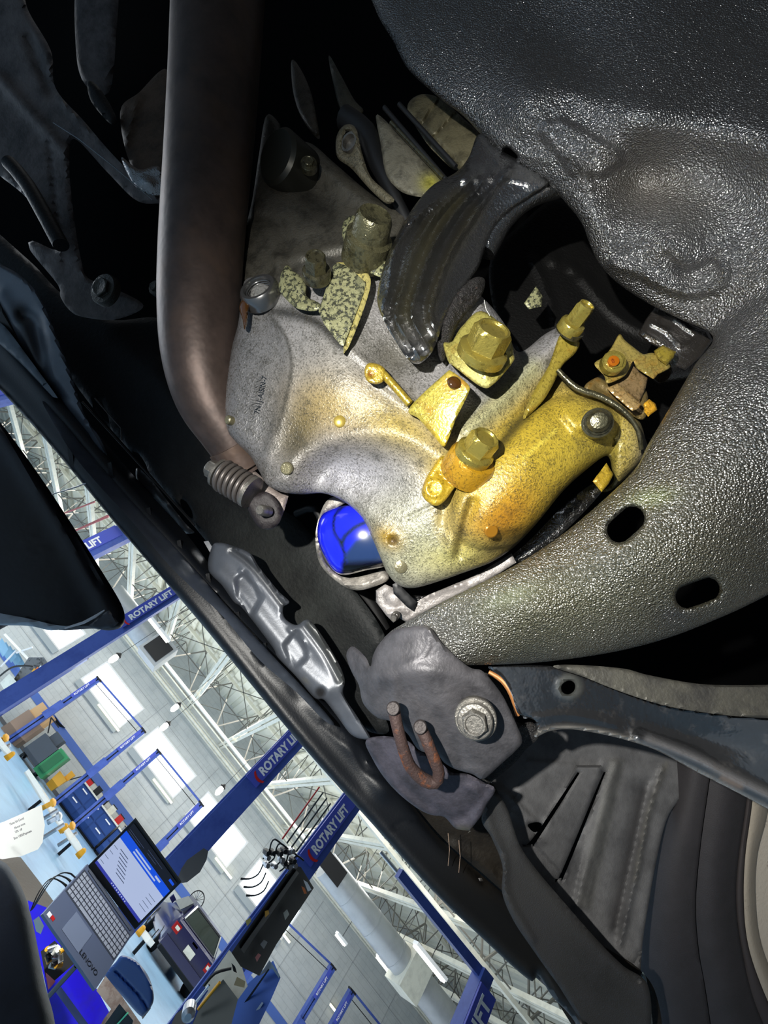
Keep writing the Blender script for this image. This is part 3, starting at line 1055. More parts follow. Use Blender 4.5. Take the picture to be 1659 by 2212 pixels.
# low lift arms with bright tops and brass-coloured adapters
for i, (a, b, lab) in enumerate([((57, 1665), (137, 1788), 'long white tapering lift arm lying low over the floor, middle one'), ((-10, 1590), (22, 1632), 'white lift arm end at the left picture edge'),
                            ((143, 1792), (176, 1842), 'short white lift arm left of the laptop'), ((305, 2010), (330, 2042), 'pale yellow lift arm under the blue car')]):
    p, q = onZ(*a, .35), onZ(*b, .35)
    t = thing('hoist_bar', (p + q) / 2, lab, 'lift')
    d = (q - p).normalized(); s = Vector((-d.y, d.x, 0)) * .16
    mm = (p + q) / 2
    V = []
    for z in (-.06, .06):
        for v in (p, mm - s, q, mm + s):
            V.append(tuple(v + Vector((0, 0, z))))
    new_obj('arm', V, [(3, 2, 1, 0), (4, 5, 6, 7), (0, 1, 5, 4), (1, 2, 6, 5), (2, 3, 7, 6), (3, 0, 4, 7)], mat('arm_white', (.95, .95, .92), .25, .0, coat=.5), t, False)
    e = q if i != 3 else p
    bars('arm_post', [((mm.x, mm.y, 0), (mm.x, mm.y, .33), .08, .08)], m_dark, t)
    rings('pivot', Vector((e.x, e.y, .0)), (0, 0, 1), [(.08, .25, 0), (.08, .3, 0), (.06, .42, 0), (.03, .45, 0)], m_gold, t, 16)
for (x, y, i) in [(112, 1735, 0), (125, 1765, 1), (154, 1785, 2), (10, 1595, 3)]:
    p = onZ(x, y, .45)
    t = thing('lift_adapter', p, ['brass-coloured lift pad, upper of the pair by the long white arm', 'shiny steel lift pad beside the long white arm', 'brass-coloured lift pad at the lower end of the long arm', 'brass-coloured lift pad at the left edge'][i], 'lift pad')
    rings('pad', p, (.3, -.2, 1), [(.06, -.2, 0), (.06, -.03, 0), (.10, 0, 0), (.10, .05, 0), (.05, .08, 0)], m_gold if i != 1 else m_steel, t, 18)
    rings('screw', p + Vector((.2, 0, -.1)), (.2, 0, 1), [(.05, -.3, 6), (.05, .12, 6)], m_steel, t, 12)

# left rear workbench with machine behind post A
t = thing('workshop_machine', P(75, 1440, 17), 'grey workshop machine with orange and yellow labels beside the big left column', 'machine')
slab('body', [(28, 1470), (62, 1420), (95, 1420), (110, 1442), (80, 1475), (50, 1485)], [(70, 1450, 15.2)], mat('machine_grey', (.42, .42, .42), .5, speck=[((.15, .15, .15), 5, .5, .6, .9)]), t, .5)
slab('cover', [(0, 1475), (20, 1455), (42, 1480), (28, 1500), (14, 1498)], [(20, 1480, 15.0)], m_cream, t, .5)
for k, mm in enumerate((m_gold, mat('orange', None), m_white)):
    slab('label_plate', [(68 + k * 7, 1450 - k * 3), (74 + k * 7, 1443 - k * 3), (82 + k * 7, 1452 - k * 3), (77 + k * 7, 1459 - k * 3)], [(80, 1450, 15.0)], mm, t, .03)
tube('hose', [(0, 1460, 14.9, 2), (25, 1442, 14.9, 2), (55, 1438, 14.9, 2), (70, 1440, 14.9, 2)], m_black, t, 8, .1)
t = thing('glass_rack', P(25, 1400, 18), 'rack with pale blue glass sheets at the left edge', 'rack')
for k in range(5):
    slab('glass_sheet', [(-8 + k * 9, 1395 + k * 7), (4 + k * 9, 1378 + k * 8), (18 + k * 9, 1402 + k * 8), (6 + k * 9, 1420 + k * 6)], [(20, 1400, 18 + k * .3)], mat('pale_glass%s' % '', (.55, .72, .82), .15), t, .05)
bars('rack_frame', [(P(10, 1370, 18), P(62, 1425, 18), .08, .08), (P(35, 1410, 18), P(70, 1398, 18), .05, .05), (P(2, 1440, 18), P(35, 1405, 18), .05, .05)], m_white, t)

# ---------------------------------------------------------------- near carts (bottom of the picture)
# big laptop on a cart
hl_, hr_ = P(190, 1868, 1.50), P(292, 2012, 1.50)
fl_, fr_ = P(92, 1972, 1.33), P(205, 2137, 1.33)
lx = ((hr_ - hl_) + (fr_ - fl_)).normalized()
ly = ((hl_ - fl_) + (hr_ - fr_))
ly = (ly - lx * ly.dot(lx)).normalized()
lz = lx.cross(ly)
org = (fl_ + fr_ + hl_ + hr_) / 4
LW = ((hr_ - hl_).length + (fr_ - fl_).length) / 2
LD = ((hl_ - fl_).length + (hr_ - fr_).length) / 2
def LP(u, v, w=0.): return org + lx * (u * LW / 2) + ly * (v * LD / 2) + lz * w
if lz.dot(CAM - org) < 0: lz = -lz
m_lap = mat('laptop_grey', (.40, .44, .53), .45, .3)
t = thing('laptop', org, 'open dark grey laptop with a lit blue and white screen on a cart', 'laptop')
quad('base', [LP(-1, -1), LP(1, -1), LP(1, 1), LP(-1, 1)], m_lap, t, th=.012)
quad('key_well', [LP(-.97, -.10, .0006), LP(.97, -.10, .0006), LP(.97, .80, .0006), LP(-.97, .80, .0006)], mat('key_well', (.22, .24, .28), .6), t, th=.0005)
quad('touchpad', [LP(-.45, -.82, .001), (LP(.18, -.82, .001)), LP(.18, -.18, .001), LP(-.45, -.18, .001)], mat('touchpad', (.47, .51, .59), .35), t, th=.0007)
quad('hinge_bar', [LP(-.88, .86, .003), LP(.88, .86, .003), LP(.88, .94, .003), LP(-.88, .94, .003)], mat('hinge', (.36, .38, .42), .4), t, th=.003)
keyv = mat('key_cap', (.62, .64, .68), .5)
kc = None
for r_ in range(6):
    nk = 17
    u = -.93
    c_ = 0
    while u < .92:
        wd_ = .095
        if r_ == 0 and c_ == 4: wd_ = .52
        v0 = -.06 + r_ * .14
        u1 = min(u + wd_, .95)
        if kc is None or abs((u1 - u) - .095) > .01:
            o = quad('key', [LP(u, v0, .002), LP(u1, v0, .002), LP(u1, v0 + .105, .002), LP(u, v0 + .105, .002)], keyv, t, th=.0015)
            if abs((u1 - u) - .095) < .01:
                kc = (o, u, v0)
        else:
            o = kc[0].copy(); COL.objects.link(o)
            o.location = kc[0].location + lx * ((u - kc[1]) * LW / 2) + ly * ((v0 - kc[2]) * LD / 2)
        u += wd_ + .018
        c_ += 1
for (u, v, a, b, mm) in [(-.93, -.93, .10, .12, m_white), (-.82, -.90, .10, .10, m_red)]:
    quad('sticker', [LP(u, v, .0012), LP(u + a, v, .0012), LP(u + a, v + b, .0012), LP(u, v + b, .0012)], mm, t, th=.0008)
# screen
tl_, tr_ = P(291, 1772, 1.50), P(389, 1905, 1.52)
SX = (tr_ - tl_).normalized(); 
_sx = (hr_ - hl_ + tr_ - tl_) / 2
_sy = (tl_ - hl_ + tr_ - hr_) / 2
_sn = _sx.cross(_sy).normalized()
if _sn.dot(CAM - hl_) < 0: _sn = -_sn
_sc = (hl_ + hr_ + tl_ + tr_) / 4
def SP(u, v, w=0.):
    return _sc + _sx * (u - .5) + _sy * (v - .5) + _sn * w
lid = quad('lid', [SP(0, .0, -.001), SP(1, .0, -.001), SP(1, 1, -.001), SP(0, 1, -.001)], m_black, t, th=.007)
m_scr = mat('screen_white', (.1, .1, .1), .3, emit=((.72, .78, .92), .85))
m_scb = mat('screen_blue', (.05, .05, .1), .3, emit=((.08, .32, .88), .9))
m_scd = mat('screen_dark', (.02, .02, .03), .3, emit=((.10, .10, .15), .5))
m_sct = mat('screen_taskbar', (.05, .05, .1), .3, emit=((.20, .24, .68), .8))
m_txt = mat('screen_text', (.02, .02, .03), .5, emit=((.30, .36, .50), .5))
def sq(name, u0, v0, u1, v1, mm, w, par): return quad(name, [SP(u0, v0, w), SP(u1, v0, w), SP(u1, v1, w), SP(u0, v1, w)], mm, par, th=.0003)
scp = sq('screen', .03, .12, .97, .96, m_scd, .001, t)
sq('taskbar', .03, .12, .97, .17, m_sct, .0016, scp)
sq('page', .03, .17, .97, .66, m_scr, .0016, scp)
sq('header_band', .03, .66, .97, .80, m_scb, .0016, scp)
sq('search_field', .28, .69, .74, .715, m_scr, .0022, scp)
sq('search_field', .28, .74, .60, .765, m_scr, .0022, scp)
sq('button', .70, .74, .80, .77, m_scr, .0022, scp)
sq('blue_badge', .86, .88, .95, .92, m_scb, .0022, scp)
for k in range(7):
    sq('text_column', .14 + .028 * k, .56 - k * .045, .30 + .03 * k, .57 - k * .045, m_txt, .0022, scp)
for k in range(4):
    sq('text_column', .05, .22 + k * .10, .12, .226 + k * .10, m_txt, .0022, scp)
    sq('text_column', .80, .30 + k * .07, .93, .306 + k * .07, m_txt, .0022, scp)
for k in range(9):
    sq('task_icon', .36 + k * .035, .135, .375 + k * .035, .155, m_scr, .0022, scp)
for k, (u0, u1, v) in enumerate(((.05, .35, .86), (.05, .30, .83), (.40, .70, .90), (.42, .6, .86))):
    sq('tab_label', u0, v, u1, v + .008, m_txt, .0022, scp)
text('maker_mark', 'LENOVO', LP(.18, -.80, .0012), lx, ly, .016, mat('mark_dark', (.12, .13, .15), .5), t, .0005, 1.4)
# cables
for k in range(3):
    o = tube('usb_cable', [(66 + 3 * k, 1968 - 3 * k, 1.36 + .02 * k, 1.3), (85 + k * 12, 1925 - k * 10, 1.38, 1.2), (110 + k * 12, 1898 - k * 6, 1.42, 1.2), (134 + k * 10, 1906 - k * 9, 1.45, 1.6), (145 + k * 9, 1916 - k * 10, 1.45, 2.6 if k < 2 else 1.5)], m_black, None, 8, .01)
    tag(o, ['black cable at the laptop side, lowest loop', 'black cable at the laptop side, middle loop', 'black cable at the laptop side, upper loop'][k], 'cable')

# cart
m_bcart = mat('bright_blue_plastic', (.22, .16, .98), .25, speck=[((.28, .24, .70), 5, .45, .7, .7)])
t = thing('workshop_cart', P(150, 2100, 1.6), 'cart with bright blue body under the laptop', 'cart')
slab('cart_body', [(60, 1945), (100, 1960), (200, 2120), (250, 2212), (260, 2300), (60, 2300), (115, 2200), (90, 2090), (70, 2010)], [(60, 1945, 1.72), (200, 2120, 1.70), (100, 2300, 1.60)], m_bcart, t, .03)
slab('cart_rail', [(118, 2140), (132, 2132), (200, 2225), (190, 2240)], [(150, 2180, 1.62)], mat('rail_dark', (.20, .18, .42), .4), t, .02)
slab('laptop_tray', [(112, 2003), (121, 2008), (190, 2105), (185, 2112), (160, 2085)], [(150, 2060, 1.42)], m_black, t, .015)
tube('tray_post', [(166, 2085, 1.43, 5), (98, 2160, 1.50, 5)], m_dark, t, 12, 1, False)
t = thing('parts_tray', P(115, 2065, 1.6), 'black tray full of steel and brass sockets on the blue cart', 'tray')
slab('tray', [(88, 2055), (118, 2032), (165, 2078), (110, 2125), (98, 2110)], [(88, 2055, 1.62), (165, 2078, 1.62), (98, 2110, 1.58)], m_black, t, .03)
random.seed(9)
for k in range(14):
    x0, y0 = 104 + random.random() * 38, 2048 + random.random() * 48
    rings('socket', P(x0, y0, 1.585), cw((random.uniform(-1, 1), random.uniform(-1, 1), .5)), [(.008, -.012, 0), (.008, .012, 0), (.006, .012, 0)], [m_steel, m_gold, m_dark, m_cream][k % 4], t, 12)
o = slab('price_card', [(72, 1988), (84, 1979), (95, 2000), (88, 2018), (78, 2012)], [(80, 2000, 1.55)], m_cream, None, .002)
tag(o, 'small pale card on the blue cart left of the laptop', 'card')
o = slab('red_cloth', [(98, 2100), (120, 2120), (110, 2132), (104, 2138)], [(105, 2120, 1.52)], m_red, None, .01)
tag(o, 'red rag on the blue cart under the tray', 'rag')
t = thing('blue_tool_case', P(290, 2100, 2.2), 'rounded blue plastic tool case right of the laptop', 'tool case')
relief('case_body', [(225, 2112), (250, 2078), (264, 2064), (292, 2074), (318, 2104), (331, 2140), (330, 2168), (312, 2192), (300, 2192), (262, 2150)], [(280, 2120, 2.1)], mat('case_blue', (.09, .22, .44), .35), [('r', [(250, 2098), (300, 2150), (318, 2178)], 3, -4)], t, 4, (8, 8), .12)
slab('case_foot', [(303, 2186), (322, 2168), (326, 2178), (308, 2202)], [(310, 2180, 2.15)], m_card, t, .1)
o = slab('workbench', [(208, 2140), (228, 2108), (262, 2150), (305, 2212), (340, 2280), (180, 2280), (225, 2200), (240, 2180)], [(208, 2140, 1.55), (305, 2212, 1.55), (180, 2280, 1.45)], mat('worn_wood', (.62, .57, .53), .7, speck=[((.5, .42, .38), 30, .45, .6, .8)]), None, .03)
tag(o, 'worn brown bench top at the bottom right of the laptop', 'bench')
o = slab('tray_lid', [(212, 2232), (258, 2168), (288, 2205), (270, 2260), (225, 2280)], [(250, 2210, 1.44)], m_black, None, .02)
tag(o, 'black tray with green line at the bottom edge', 'tray')
o.name = 'black_tray'
bars('green_line', [(P(245, 2222, 1.43), P(276, 2188, 1.43), .004, .004)], mat('mint', (.35, .85, .65), .4), o)
o = boxes('floor_mat', [(0, 0, 0, 1, 1, 1)], m_bay); bpy.data.objects.remove(o)
o = slab('ramp_mat', [(-40, 1840), (45, 1852), (82, 1900), (118, 1950), (95, 1980), (50, 1960), (-40, 1950)], [(0, 1850, 2.6), (118, 1950, 2.6), (0, 1960, 2.2)], m_bay, None, .02)
tag(o, 'worn grey brown bench edge below the paper note', 'bench')
# note
m_note = mat('note_film', (.88, .88, .85), .5)
nt_ = slab('paper_note', [(-20, 1785), (8, 1775), (60, 1752), (90, 1738), (94, 1765), (97, 1782), (92, 1820), (82, 1835), (45, 1850), (5, 1856), (-20, 1850)], [(0, 1780, 1.2), (95, 1760, 1.25), (45, 1850, 1.18)], m_note, None, .0006)
tag(nt_, 'torn grey note with handwriting at the left edge', 'note')
ndx = (P(66, 1763, 1.21) - P(22, 1783, 1.21)).normalized(); ndy = cw((0, 1, 0)); ndy = (ndy - ndx * ndy.dot(ndx)).normalized()
m_ink = mat('pencil_ink', (.42, .42, .42), .8)
for k, (s, px_, py_, sz) in enumerate([('Hose kit Good', 22, 1783, .0095), ('About none', 32, 1791, .009), ('10%  off', 33, 1800, .009), ('Box 1000/Payment', 31, 1814, .0095)]):
    text('handwriting', s, P(px_, py_, 1.185 + .0), ndx, ndy, sz, m_ink, nt_, .0003, .72)

# near bench, bottom middle
t = thing('tool_chest', P(540, 2150, 3.6), 'blue tool chest at the bottom middle below the dark cover', 'tool chest')
slab('chest_body', [(500, 2212), (508, 2150), (590, 2075), (606, 2112), (585, 2160), (560, 2212), (540, 2290), (480, 2290)], [(500, 2150, 5.6), (600, 2100, 5.6), (520, 2260, 5.2)], mat('chest_blue', (.16, .33, .66), .4), t, .4)
slab('chest_side', [(582, 2074), (604, 2106), (603, 2114), (588, 2092), (560, 2108)], [(590, 2090, 5.55)], m_duct, t, .05)
slab('drawer_seam', [(503, 2200), (580, 2092), (582, 2095), (506, 2205)], [(540, 2150, 5.5)], m_dark, t, .02)
slab('handle', [(553, 2182), (566, 2164), (569, 2167), (557, 2186)], [(560, 2175, 5.4)], m_white, t, .04)
t = thing('parts_washer', P(450, 2160, 3.4), 'dark green grey board with pale surround beside the blue chest', 'board')
slab('board', [(430, 2180), (482, 2115), (514, 2158), (500, 2212), (480, 2290), (380, 2290)], [(430, 2180, 5.0), (514, 2158, 5.0), (440, 2290, 4.6)], mat('board_dark', (.17, .20, .19), .6), t, .05)
slab('frame', [(455, 2110), (495, 2052), (520, 2080), (535, 2130), (512, 2162), (480, 2118), (430, 2180), (420, 2170)], [(455, 2110, 5.3), (535, 2130, 5.3), (430, 2180, 5.1)], m_cream, t, .05)
tube('brass_edge', [(428, 2180, 4.95, 3), (475, 2122, 5.0, 3)], m_gold, t, 8, 9, False)
tube('hose', [(440, 2130, 5.1, 3), (465, 2102, 5.15, 3), (500, 2092, 5.2, 2.5)], m_black, t, 8, .05)
slab('clamp', [(500, 2080), (508, 2088), (512, 2102), (504, 2098)], [(505, 2090, 5.1)], m_black, t, .1)
slab('funnel', [(512, 2110), (530, 2120), (528, 2134), (505, 2128)], [(520, 2120, 5.0)], m_cardl, t, .1)
t = thing('tool_trolley', P(390, 2200, 4.2), 'blue and steel tool trolley frame at the bottom edge', 'trolley')
slab('side_panel', [(395, 2190), (440, 2130), (450, 2140), (400, 2220), (370, 2290), (340, 2290)], [(400, 2200, 4.3)], m_blue, t, .06)
tube('chrome_rail', [(398, 2198, 4.2, 3), (452, 2128, 4.3, 2.5)], m_chrome, t, 10, 9, False)
slab('tray', [(380, 2190), (408, 2170), (418, 2190), (385, 2230), (360, 2290), (340, 2280)], [(390, 2200, 4.25)], m_card, t, .06)
rings('jack_knob', P(410, 2175, 4.15), cw((.3, .3, 1)), [(.06, 0, 0), (.06, .1, 0), (.03, .13, 0)], m_steel, t, 16)

# ================================================================== THE CAR OVERHEAD
m_oily = mat('oily_black_steel', (.10, .10, .11),   .38, .0, bump=(430, .0012), bump2=(150, .0006), pebble=(650, .0012), coat=1., coatr=.13, vcol=True, rvar=.1, spec=1.)
m_film = mat('oil_wet_black', (.05, .05, .05), .22, .0, bump=(600, .0006), bump2=(70, .0016), pebble=(500, .00022), coat=1., coatr=.07, vcol=True, spec=1.)
m_alu = mat('cast_aluminium', (.5, .5, .5), .42, .12, bump=(520, .0007), bump2=(90, .0010), vcol=True, coat=.25, coatr=.25,
            speck=[((.15, .14, .10), 520, .50, .64, .72), ((.17, .16, .12), 70, .53, .70, .55)], crack=((.10, .10, .07), 380, .09, .8))
m_alud = mat('cast_aluminium_dark', (.3, .3, .29), .45, .2, bump=(420, .0007), bump2=(60, .001), vcol=True,
             speck=[((.07, .07, .06), 50, .45, .65, .6), ((.35, .34, .30), 300, .6, .8, .2)])
m_crackle = mat('crackled_grime', (.50, .50, .37), .4, .25, bump=(400, .0006),
                speck=[((.09, .10, .09), 260, .50, .54, .92), ((.30, .31, .24), 120, .5, .6, .5)])
m_zinc = mat('oily_zinc', (.64, .58, .27), .24, .75, bump=(500, .0004), coat=.6, speck=[((.25, .22, .08), 220, .55, .72, .7)], vcol=True)
m_zincd = mat('dark_zinc', (.30, .29, .22), .3, .7, bump=(500, .0004), coat=.5, speck=[((.08, .08, .05), 200, .5, .65, .8)])
m_yel = mat('oil_coated_yellow', (.58, .50, .16), .3, .35, bump=(420, .0005), coat=.7, coatr=.12, vcol=True,
            speck=[((.26, .21, .05), 420, .52, .66, .7), ((.55, .35, .03), 60, .55, .75, .6)], crack=((.20, .16, .03), 200, .07, .6))
m_rub = mat('rubber_torn', (.06, .05, .05), .6, bump=(700, .003), coat=.2, speck=[((.20, .12, .08), 300, .6, .7, .7)])
m_pipe = mat('exhaust_steel', (.33, .28, .26), .48, .55, bump=(60, .0006), vcol=True, speck=[((.20, .17, .16), 26, .4, .7, .7), ((.42, .33, .26), 9, .5, .7, .5)])
m_pan = mat('underbody_dark', (.07, .075, .08), .6, .0, spec=.25, bump=(200, .0008), vcol=True, speck=[((.03, .03, .035), 20, .4, .7, .7)])
m_pl = mat('bumper_plastic', (.07, .09, .12), .40, vcol=True, bump=(500, .00015), speck=[((.10, .12, .14), 300, .72, .78, .6)])
m_pls = mat('sheen_grey', (.26, .28, .31), .36, .2, vcol=True, speck=[((.16, .17, .19), 14, .45, .75, .45)], bump=(300, .0001))
m_liner = mat('liner_plastic', (.40, .395, .40), .62, vcol=True, bump=(900, .0005), speck=[((.20, .20, .21), 30, .4, .7, .6), ((.36, .34, .33), 500, .68, .75, .4)])
m_arm = mat('control_arm_black', (.08, .08, .09), .25, .0, vcol=True, coat=1., coatr=.12, spec=1., bump=(120, .0006), speck=[((.30, .29, .28), 55, .56, .74, .55), ((.22, .21, .20), 300, .6, .72, .5)])
m_brk = mat('bracket_grey', (.24, .24, .26), .5, .35, vcol=True, bump=(300, .0005), speck=[((.15, .15, .16), 45, .4, .7, .7)])
m_rust = mat('rusty_rod', (.26, .20, .19), .7, .3, bump=(400, .0008), speck=[((.48, .28, .16), 90, .55, .68, .85)])
m_oil = mat('oil_drop', (.22, .13, .03), .05, 0, coat=1.)
m_filter = mat('filter_blue', (.09, .13, .85), .22, 0, coat=.6, coatr=.08, vcol=True)
m_hole = mat('recess_shade', (.008, .008, .008), .9)
m_fastener = mat('grey_bolt', (.46, .45, .43), .4, .7, bump=(400, .0004), speck=[((.25, .24, .23), 150, .5, .65, .6)])
m_rim = mat('dusty_rim', (.68, .64, .58), .6, .1, speck=[((.36, .28, .22), 50, .6, .75, .8)], bump=(200, .0005), vcol=True)

# --- black backing added in place of the car body, blocks light through gaps
o = relief('gap_backing', [(-120, 720), (70, 860), (300, 1120), (560, 1440), (740, 1630), (980, 1880), (1190, 2080), (1330, 2330), (1950, 2330), (1950, -200), (-120, -200)],
           [(0, 0, .95), (1659, 0, .95), (830, 1500, 1.0)], mat('void_black', (.012, .012, .014), .9, spec=.1), [('g', 300, 300, 200, 300, 0, 40)], None, 60, (0, 0), .03, (), False, (.012, .012, .014))
tag(o, 'black backing plate added behind all the running gear of the lifted car', 'backing plate')

# --- subframe with rail
SUB = [(790, -60), (815, 30), (850, 90), (882, 150), (950, 212), (1000, 250), (1040, 292), (1075, 330), (1120, 360), (1180, 393),
       (1215, 430), (1255, 480), (1275, 530), (1295, 570), (1335, 612), (1400, 655), (1470, 690), (1540, 728), (1500, 790), (1450, 875), (1400, 960),
       (1370, 1015), (1290, 1092), (1200, 1165), (1100, 1228), (960, 1298), (880, 1342), (835, 1372), (806, 1420), (840, 1450), (920, 1440), (1010, 1437), (1150, 1432), (1300, 1413), (1420, 1385),
       (1530, 1345), (1659, 1285), (1900, 1150), (2300, 1050), (2600, 900), (2600, 300), (2300, -300), (1300, -400), (780, -300)]
def stadium(cx_, cy_, ang, half, r):
    a = math.radians(ang)
    out = []
    for s, t0 in ((1, -90), (-1, 90)):
        for k in range(7):
            t = math.radians(t0 + 30 * k) + a
            out.append((cx_ + s * half * math.cos(a) + r * math.cos(t), cy_ + s * half * math.sin(a) + r * math.sin(t)))
    return out


slot1 = stadium(1352, 1133, -42, 19, 26)
slot2 = stadium(1507, 1281, -20, 25, 24)
small = [(1088, 322), (1100, 320), (1118, 338), (1108, 344), (1092, 336)]
subd = [(790, -60, .50), (1300, -60, .42), (1900, -60, .35), (850, 90, .47), (1200, 80, .425), (1659, 90, .365), (950, 215, .445), (1150, 205, .392), (1400, 262, .352), (1659, 300, .320), (1900, 380, .29), (1280, 180, .385), (1500, 190, .350),
        (1050, 300, .428), (1180, 395, .411), (1300, 340, .376), (1390, 400, .395), (1290, 450, .388), (1450, 520, .360), (1560, 410, .362), (1350, 600, .398), (1530, 700, .380), (1600, 580, .355), (1659, 480, .338), (1659, 640, .335),
        (1560, 770, .338), (1460, 900, .333), (1370, 1020, .338), (1200, 1165, .350), (960, 1300, .37), (806, 1420, .39), (1659, 850, .298), (1560, 960, .304), (1500, 1060, .303), (1350, 1190, .312), (1150, 1320, .335), (1000, 1400, .36),
        (1659, 1100, .300), (1550, 1230, .312), (1659, 1285, .335), (1400, 1390, .35), (1150, 1432, .37), (1900, 900, .28), (1900, 1150, .31), (2400, 900, .27), (2400, 300, .24), (2300, -300, .30), (1300, -400, .46), (780, -300, .54)]
FE = [('r', [(1130, 250), (1155, 205), (1210, 195), (1300, 225), (1400, 250), (1560, 280), (1700, 320)], 52, 22),
      ('p', [(1165, 285), (1180, 262), (1215, 262), (1335, 325), (1345, 350), (1300, 380), (1240, 375), (1200, 330)], 22, 12),
      ('r', [(1210, 262), (1340, 330)], 8, 9), ('g', 1380, 385, 60, 60, 30, -14), ('g', 1250, 240, 60, 20, 25, -8),
      ('r', [(1225, 340), (1260, 360), (1275, 410), (1255, 400), (1228, 360)], 8, 10), ('r', [(1228, 350), (1245, 398)], 5, -5),
      ('r', [(1060, 285), (1120, 330), (1190, 345)], 10, 5),
      ('r', [(1330, 570), (1380, 590), (1440, 620), (1500, 632), (1560, 610), (1565, 580)], 13, 19), ('g', 1455, 560, 34, 24, 20, 10), ('r', [(1440, 555), (1480, 590), (1540, 570)], 12, -18),
      ('r', [(1340, 572), (1400, 615), (1480, 650), (1540, 640)], 10, -4),
      ('r', [(1530, 728), (1600, 660), (1700, 590)], 18, -9), ('r', [(1560, 740), (1640, 680), (1750, 620)], 30, 6),
      ('g', 1290, 470, 30, 80, -30, 8), ('g', 1440, 470, 70, 60, 0, 6),
      ('r', [(1440, 1320), (1480, 1310), (1500, 1330)], 8, 3), ('r', [(925, 1350), (950, 1385), (1010, 1437)], 6, 4),
      ('g', 1540, 520, 6, 6, 0, -6), ('g', 1526, 515, 7, 7, 0, -7), ('g', 1550, 545, 7, 7, 0, -7), ('g', 1398, 528, 7, 9, 0, -7), ('g', 1500, 600, 60, 8, 20, -4)]
for (x, y) in [(1345, 575), (1352, 560), (1398, 540), (1436, 505), (1518, 520), (1528, 530), (1541, 540), (1553, 546), (1545, 575)]:
    FE.append(('g', x, y, 6, 6, 0, -6))
o = relief('subframe', SUB, subd, m_oily, FE, None, 6, (46, 24), .03, (slot1, slot2, small), True, (.085, .085, .09),
           [(('g', 1500, 1200, 260, 260, 0, .6), (.25, .235, .16)), (('g', 1150, 1330, 300, 110, -15, .8), (.31, .30, .20)), (('g', 900, 1400, 120, 80, 0, .9), (.28, .28, .28)),
            (('g', 1100, 1290, 60, 20, -20, .5), (.45, .47, .35)), (('g', 1405, 1075, 50, 20, -10, .35), (.45, .5, .3)), (('g', 1300, 60, 400, 160, 0, .8), (.07, .07, .08)),  # top end darkened in the colour, imitating shade away from the torch
            (('g', 1400, 400, 120, 60, 20, .5), (.20, .17, .10)), (('g', 1460, 1330, 40, 30, 0, .8), (.12, .11, .10))])
sub = tag(o, 'large oily black pressed steel subframe with slotted rail crossing from right to centre', 'subframe')
c = P(1262, -6, .478)
rings('mount_collar', c, cw((0, -.2, 1)), [(.030, -.01, 0), (.030, .002, 0), (.026, .004, 0), (.018, .004, 0), (.017, -.004, 0)], mat('pale_collar', (.50, .49, .42), .5, .4, bump=(500, .001)), sub, 40)
tube('weld_bead', [(925, 1352, .3628, 4), (942, 1378, .360, 4), (975, 1408, .3585, 4), (1010, 1434, .358, 4)], m_brk, sub, 8, .004) if 0 else None
# wet oil run at the second slot
for (x, y, r) in [(1470, 1325, 7), (1482, 1318, 5), (1458, 1335, 5), (1490, 1338, 5), (1476, 1345, 6), (1448, 1322, 4)]:
    pass

# --- ridged mount bracket
MB = [(1035, 290), (1075, 320), (1130, 352), (1185, 393), (1150, 425), (1105, 455), (1070, 490), (1050, 530), (1035, 575), (1010, 610), (985, 645), (960, 690), (945, 735), (930, 765),
      (905, 786), (880, 775), (850, 730), (828, 690), (815, 650), (822, 600), (840, 545), (865, 495), (895, 445), (935, 400), (985, 372), (1012, 340)]
rid = []
for k, (x0, x1, x2, x3) in enumerate([(838, 822, 862, 985), (870, 850, 900, 1005), (905, 885, 940, 1035), (945, 925, 985, 1070)]):
    rid.append(('r', [(x0 + 40, 775), (x1 + 5, 690), (x1 + 18, 620), (x2 - 10, 540), (x2 + 35, 470), (x3 - 10, 410), (x3 + 30, 370)], 9, 19))
for k, x0 in enumerate((855, 888, 925)):
    rid.append(('r', [(x0 + 30, 760), (x0 - 12, 680), (x0 + 10, 600), (x0 + 40, 520), (x0 + 80, 450), (x0 + 140, 400)], 8, -10))
o = relief('engine_mount_bracket', MB, [(1035, 290, .425), (1185, 393, .41), (930, 430, .40), (1050, 530, .42), (840, 640, .388), (985, 645, .40), (900, 780, .385)], m_film,
           rid + [('g', 1010, 380, 30, 18, -30, 6), ('r', [(1075, 350), (1090, 380), (1140, 395)], 6, 5)], None, 5, (26, 16), .03, (), True, (.07, .07, .07),
           [(('r', [(870, 720), (880, 620), (930, 500), (990, 430)], 22, .75), (.15, .14, .08)), (('r', [(920, 730), (935, 640), (975, 550), (1030, 460)], 14, .5), (.17, .155, .09)),
            (('g', 1080, 370, 80, 50, 30, .7), (.10, .10, .11))])
mount = tag(o, 'glossy oil-soaked ribbed black engine mount bracket in the middle', 'mount')
o = relief('torn_bushing', [(958, 690), (975, 640), (1000, 615), (1030, 598), (1048, 606), (1040, 640), (1015, 668), (990, 700), (972, 745), (958, 780), (948, 770), (945, 730)],
           [(960, 700, .40), (1045, 600, .42), (950, 780, .40)], m_rub, [('r', [(1030, 615), (985, 665), (960, 750)], 10, 8)], mount, 5, (10, 10), .03, (), True, jit=7)
# arched arm of the bracket behind the subframe hole
tube('mount_arm', [(1045, 545, .44, 26), (1090, 470, .435, 24), (1150, 425, .43, 20), (1230, 405, .43, 16)], m_film, mount, 16, .01)
tube('wire_hair', [(1046, 648, .385, .6), (1050, 668, .385, .6), (1058, 682, .385, .5)], m_cream, mount, 5, .004)

